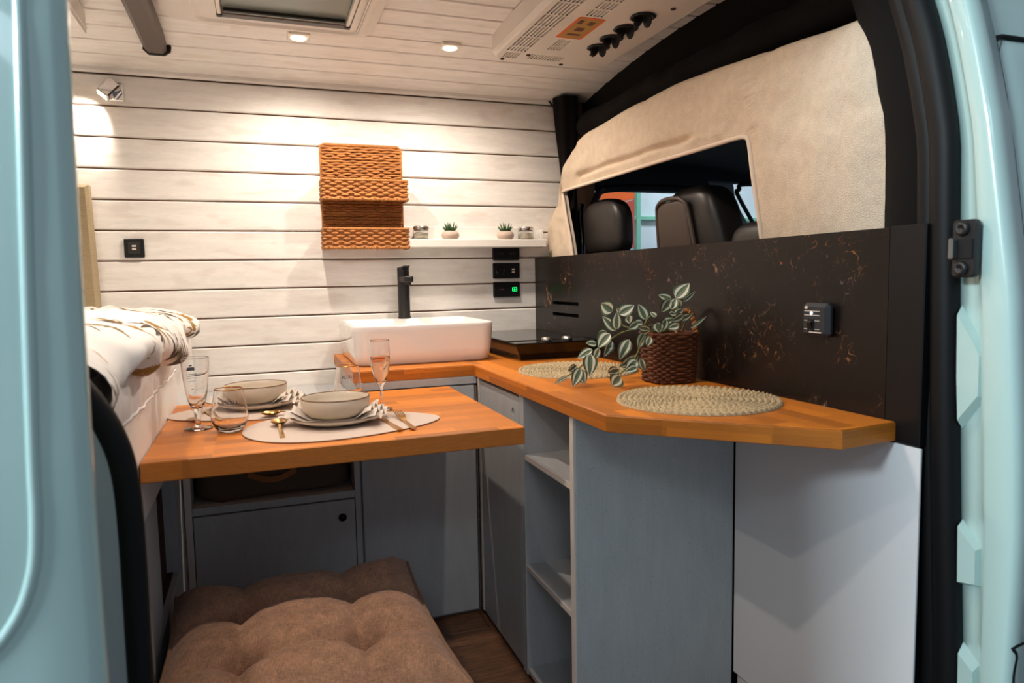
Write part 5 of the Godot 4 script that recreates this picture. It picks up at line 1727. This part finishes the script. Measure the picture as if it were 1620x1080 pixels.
# ------------------------------------------------------------------ cab and hall
func cab():
	# far cab side with window openings
	var s = st0()
	for q in [[1.30, 0.0, 3.2, 1.19], [1.30, 1.60, 2.25, 1.85], [1.30, 1.19, 1.48, 1.60], [2.25, 1.655, 2.9, 1.85]]:
		box(s, Vector3(q[0], q[1], -3.03), Vector3(q[2], q[3], -2.985))
	struct("wall_cab", s, M.cab_plastic)
	s = st0(true); tube(s, smooth_path([Vector3(1.485, 1.2, -2.98), Vector3(1.488, 1.48, -2.98), Vector3(1.51, 1.565, -2.98), Vector3(1.575, 1.606, -2.98), Vector3(1.9, 1.618, -2.98), Vector3(2.2, 1.605, -2.98)], 6), 0.017, 10)
	struct("window_1", s, M.cab_plastic)
	s = st0(); prism(s, PackedVector2Array([Vector2(2.12, 1.66), Vector2(2.27, 1.66), Vector2(2.285, 1.56), Vector2(2.56, 1.19), Vector2(2.46, 1.19), Vector2(2.2, 1.54)]), "z", -3.02, -2.965, 0.01)
	struct("trim_3", s, M.cab_pillar)
	s = st0(true); tube(s, smooth_path([Vector3(2.58, 1.2, -2.97), Vector3(2.31, 1.57, -2.97), Vector3(2.305, 1.62, -2.97), Vector3(2.35, 1.648, -2.97), Vector3(2.8, 1.65, -2.97)], 6), 0.010, 8)
	struct("window_2", s, M.cab_plastic)
	obj("pane", bx(1.47, 1.19, -3.008, 2.9, 1.66, -3.004), M.window_glass, get_node("window_1"))
	# cab roof, roof shelf, windscreen header, near side
	s = st0(); prism(s, PackedVector2Array([Vector2(1.50, 1.74), Vector2(2.0, 1.73), Vector2(2.5, 1.68), Vector2(2.75, 1.63), Vector2(2.75, 1.7), Vector2(2.4, 1.8), Vector2(1.5, 1.84)]), "z", -3.03, -0.92)
	struct("ceiling_cab", s, M.headliner)
	obj("roof_shelf", bx(2.1, 1.62, -2.4, 2.45, 1.68, -1.2, 0.02), M.cab_plastic, get_node("ceiling_cab"))
	s = st0(); box(s, Vector3(1.44, 1.66, -3.0), Vector3(1.52, 2.14, -0.95))
	struct("wall_roof", s, M.curtain_black)
	s = st0(); box(s, Vector3(1.26, 0.0, -0.96), Vector3(1.95, 1.15, -0.90)); box(s, Vector3(1.26, 1.5, -1.02), Vector3(2.6, 1.75, -0.95)); box(s, Vector3(1.27, 1.1, -0.98), Vector3(1.42, 1.6, -0.93))
	struct("wall_cab_near", s, M.cab_plastic)
	s = st0(); box(s, Vector3(2.6, 0.2, -3.0), Vector3(3.2, 1.05, -0.95), 0.04)
	struct("dashboard_block", s, M.cab_plastic)
	struct("floor_cab", bx(1.3, -0.06, -3.0, 3.2, 0.0, -0.95), M.cab_plastic)
	# seats
	var seat = func(z, w, top, label, back):
		var t = thing("cab_chair", label, "seat", Vector3(1.5, 0.3, z), "vinyl cab chairs")
		var st = st0(true); blob(st, Vector3(1.62, 0.86, z), Vector3(0.09, 0.42, 0.19), 0.4, 32, 22, func(q): return q + Vector3(-0.10 * q.y, 0, 0))
		obj("backrest", st, M.seat_vinyl, t)
		st = st0(true); blob(st, Vector3(1.83, 0.42, z), Vector3(0.28, 0.09, 0.19), 0.4, 32, 16)
		obj("seat_pad", st, M.seat_vinyl, t)
		obj("pedestal", bx(1.6, 0.0, z - 0.17, 2.05, 0.34, z + 0.17, 0.01), M.cab_plastic, t)
		return t
	var s1 = seat.call(-2.655, 0.13, 1.52, "cab seat with a rounded headrest beside the far side window", false)
	s = st0(true); blob(s, Vector3(1.385, 1.405, -2.635), Vector3(0.05, 0.112, 0.165), 0.55, 36, 24, func(q): return q + Vector3(-0.05 * q.y, -0.10 * q.z * q.z / 0.145 * 1.0, 0.0))
	obj("headrest", s, M.seat_vinyl, s1)
	for dz in [-0.06, 0.06]:
		s = st0(true); tube(s, [Vector3(1.50, 1.20, -2.635 + dz), Vector3(1.40, 1.36, -2.635 + dz)], 0.008, 8)
		obj("headrest_post", s, M.black_metal, s1)
	var s2 = seat.call(-2.06, 0.2, 1.5, "tall middle cab seat with a piped back panel", true)
	s = st0(true); blob(s, Vector3(1.47, 1.30, -2.075), Vector3(0.075, 0.20, 0.185), 0.5, 40, 26, func(q): return q + Vector3(-0.12 * q.y, 0, -q.z * 0.25 * smoothstep(-0.1, 0.2, q.y)))
	obj("headrest", s, M.seat_vinyl, s2)
	s = st0(true); blob(s, Vector3(1.405, 1.255, -2.13), Vector3(0.02, 0.20, 0.105), 0.3, 32, 20, func(q): return q + Vector3(-0.14 * q.y, 0, -q.z * 0.12 * smoothstep(-0.1, 0.2, q.y)))
	obj("back_panel", s, M.seat_back, s2)
	s = st0(true); tube(s, smooth_path([Vector3(1.405, 1.10, -2.24), Vector3(1.375, 1.39, -2.228), Vector3(1.362, 1.45, -2.20), Vector3(1.36, 1.462, -2.13), Vector3(1.362, 1.45, -2.055), Vector3(1.375, 1.39, -2.03), Vector3(1.405, 1.10, -1.985)], 6), 0.008, 8)
	obj("piping", s, M.seat_back, s2)
	var s3 = seat.call(-1.66, 0.2, 1.36, "cab seat closest to the sliding door", true)
	s = st0(true); blob(s, Vector3(1.47, 1.255, -1.70), Vector3(0.08, 0.105, 0.17), 0.5, 32, 20)
	obj("headrest", s, M.seat_vinyl, s3)
	s = st0(true); tube(s, smooth_path([Vector3(1.36, 1.29, -2.83), Vector3(1.365, 1.36, -2.835), Vector3(1.37, 1.45, -2.86), Vector3(1.38, 1.52, -2.87)], 5), 0.014, 8)
	tag(obj("seat_belt", s, M.black_gloss, s1), "black seat belt guide on the door post")

func hall():
	var g = struct("ground", bx(-14, -0.66, -16, 16, -0.6, 14), M.hall_floor)
	# partition wall of the hall seen through the cab windows
	var t = thing("hall_partition", "white hall partition divided by mint green bars, seen through the cab window", "partition", Vector3(3.0, -0.6, -5.6))
	obj("white_panel", bx(1.2, -0.6, -5.72, 8.0, 3.6, -5.68), M.hall_white, t)
	for x in [2.91, 3.25, 4.0, 4.9, 5.6]: obj("upright_bar", bx(x, -0.6, -5.68, x + 0.045, 3.6, -5.62, 0.004), M.hall_green, t)
	for y in [1.70, 2.5, 0.7]: obj("cross_bar", bx(1.2, y, -5.675, 8.0, y + 0.035, -5.63, 0.004), M.hall_green, t)
	var o = thing("orange_banner", "orange banner slanting across the white hall partition", "banner", Vector3(2.9, 1.7, -5.4))
	var s = st0(); prism(s, PackedVector2Array([Vector2(2.55, 1.72), Vector2(3.10, 1.86), Vector2(3.10, 2.02), Vector2(2.55, 1.82)]), "z", -5.42, -5.39, 0.004)
	obj("banner_cloth", s, M.sticker_orange, o)
	s = st0(); prism(s, PackedVector2Array([Vector2(2.85, 1.42), Vector2(3.10, 1.44), Vector2(3.10, 1.855), Vector2(2.85, 1.79)]), "z", -5.41, -5.395, 0.003)
	obj("banner_tail", s, M.hall_red, o)
	obj("banner_pole", bx(2.52, -0.6, -5.43, 2.548, 2.1, -5.39, 0.004), M.hall_green, o)

func _ready():
	lamp_materials()
	lights_and_camera()
	materials()
	shell()
	partition()
	pillar()
	sliding_door()
	cab()
	hall()
	kitchen()
	table_things()
	bed()
	bench()
	stool()
	wall_things()
	ceiling_things()
	curtain()

func lamp_materials():
	mat("ac_white", [226, 220, 212], 0.35)
	var l1 = mat("lamp_glow", Color(1, 0.9, 0.75), 0.5)
	l1.emission_enabled = true; l1.emission = Color(1.0, 0.86, 0.68); l1.emission_energy_multiplier = 6.0
	var l2 = mat("hall_glow", Color(0.95, 0.98, 1), 0.5)
	l2.emission_enabled = true; l2.emission = Color(0.88, 0.95, 1.0); l2.emission_energy_multiplier = 2.0
	var l3 = mat("green_led", Color(0.1, 0.8, 0.4), 0.5)
	l3.emission_enabled = true; l3.emission = Color(0.05, 0.9, 0.42); l3.emission_energy_multiplier = 2.5
	var l4 = mat("white_led", Color(0.9, 0.9, 1.0), 0.5)
	l4.emission_enabled = true; l4.emission = Color(0.9, 0.92, 1.0); l4.emission_energy_multiplier = 1.6
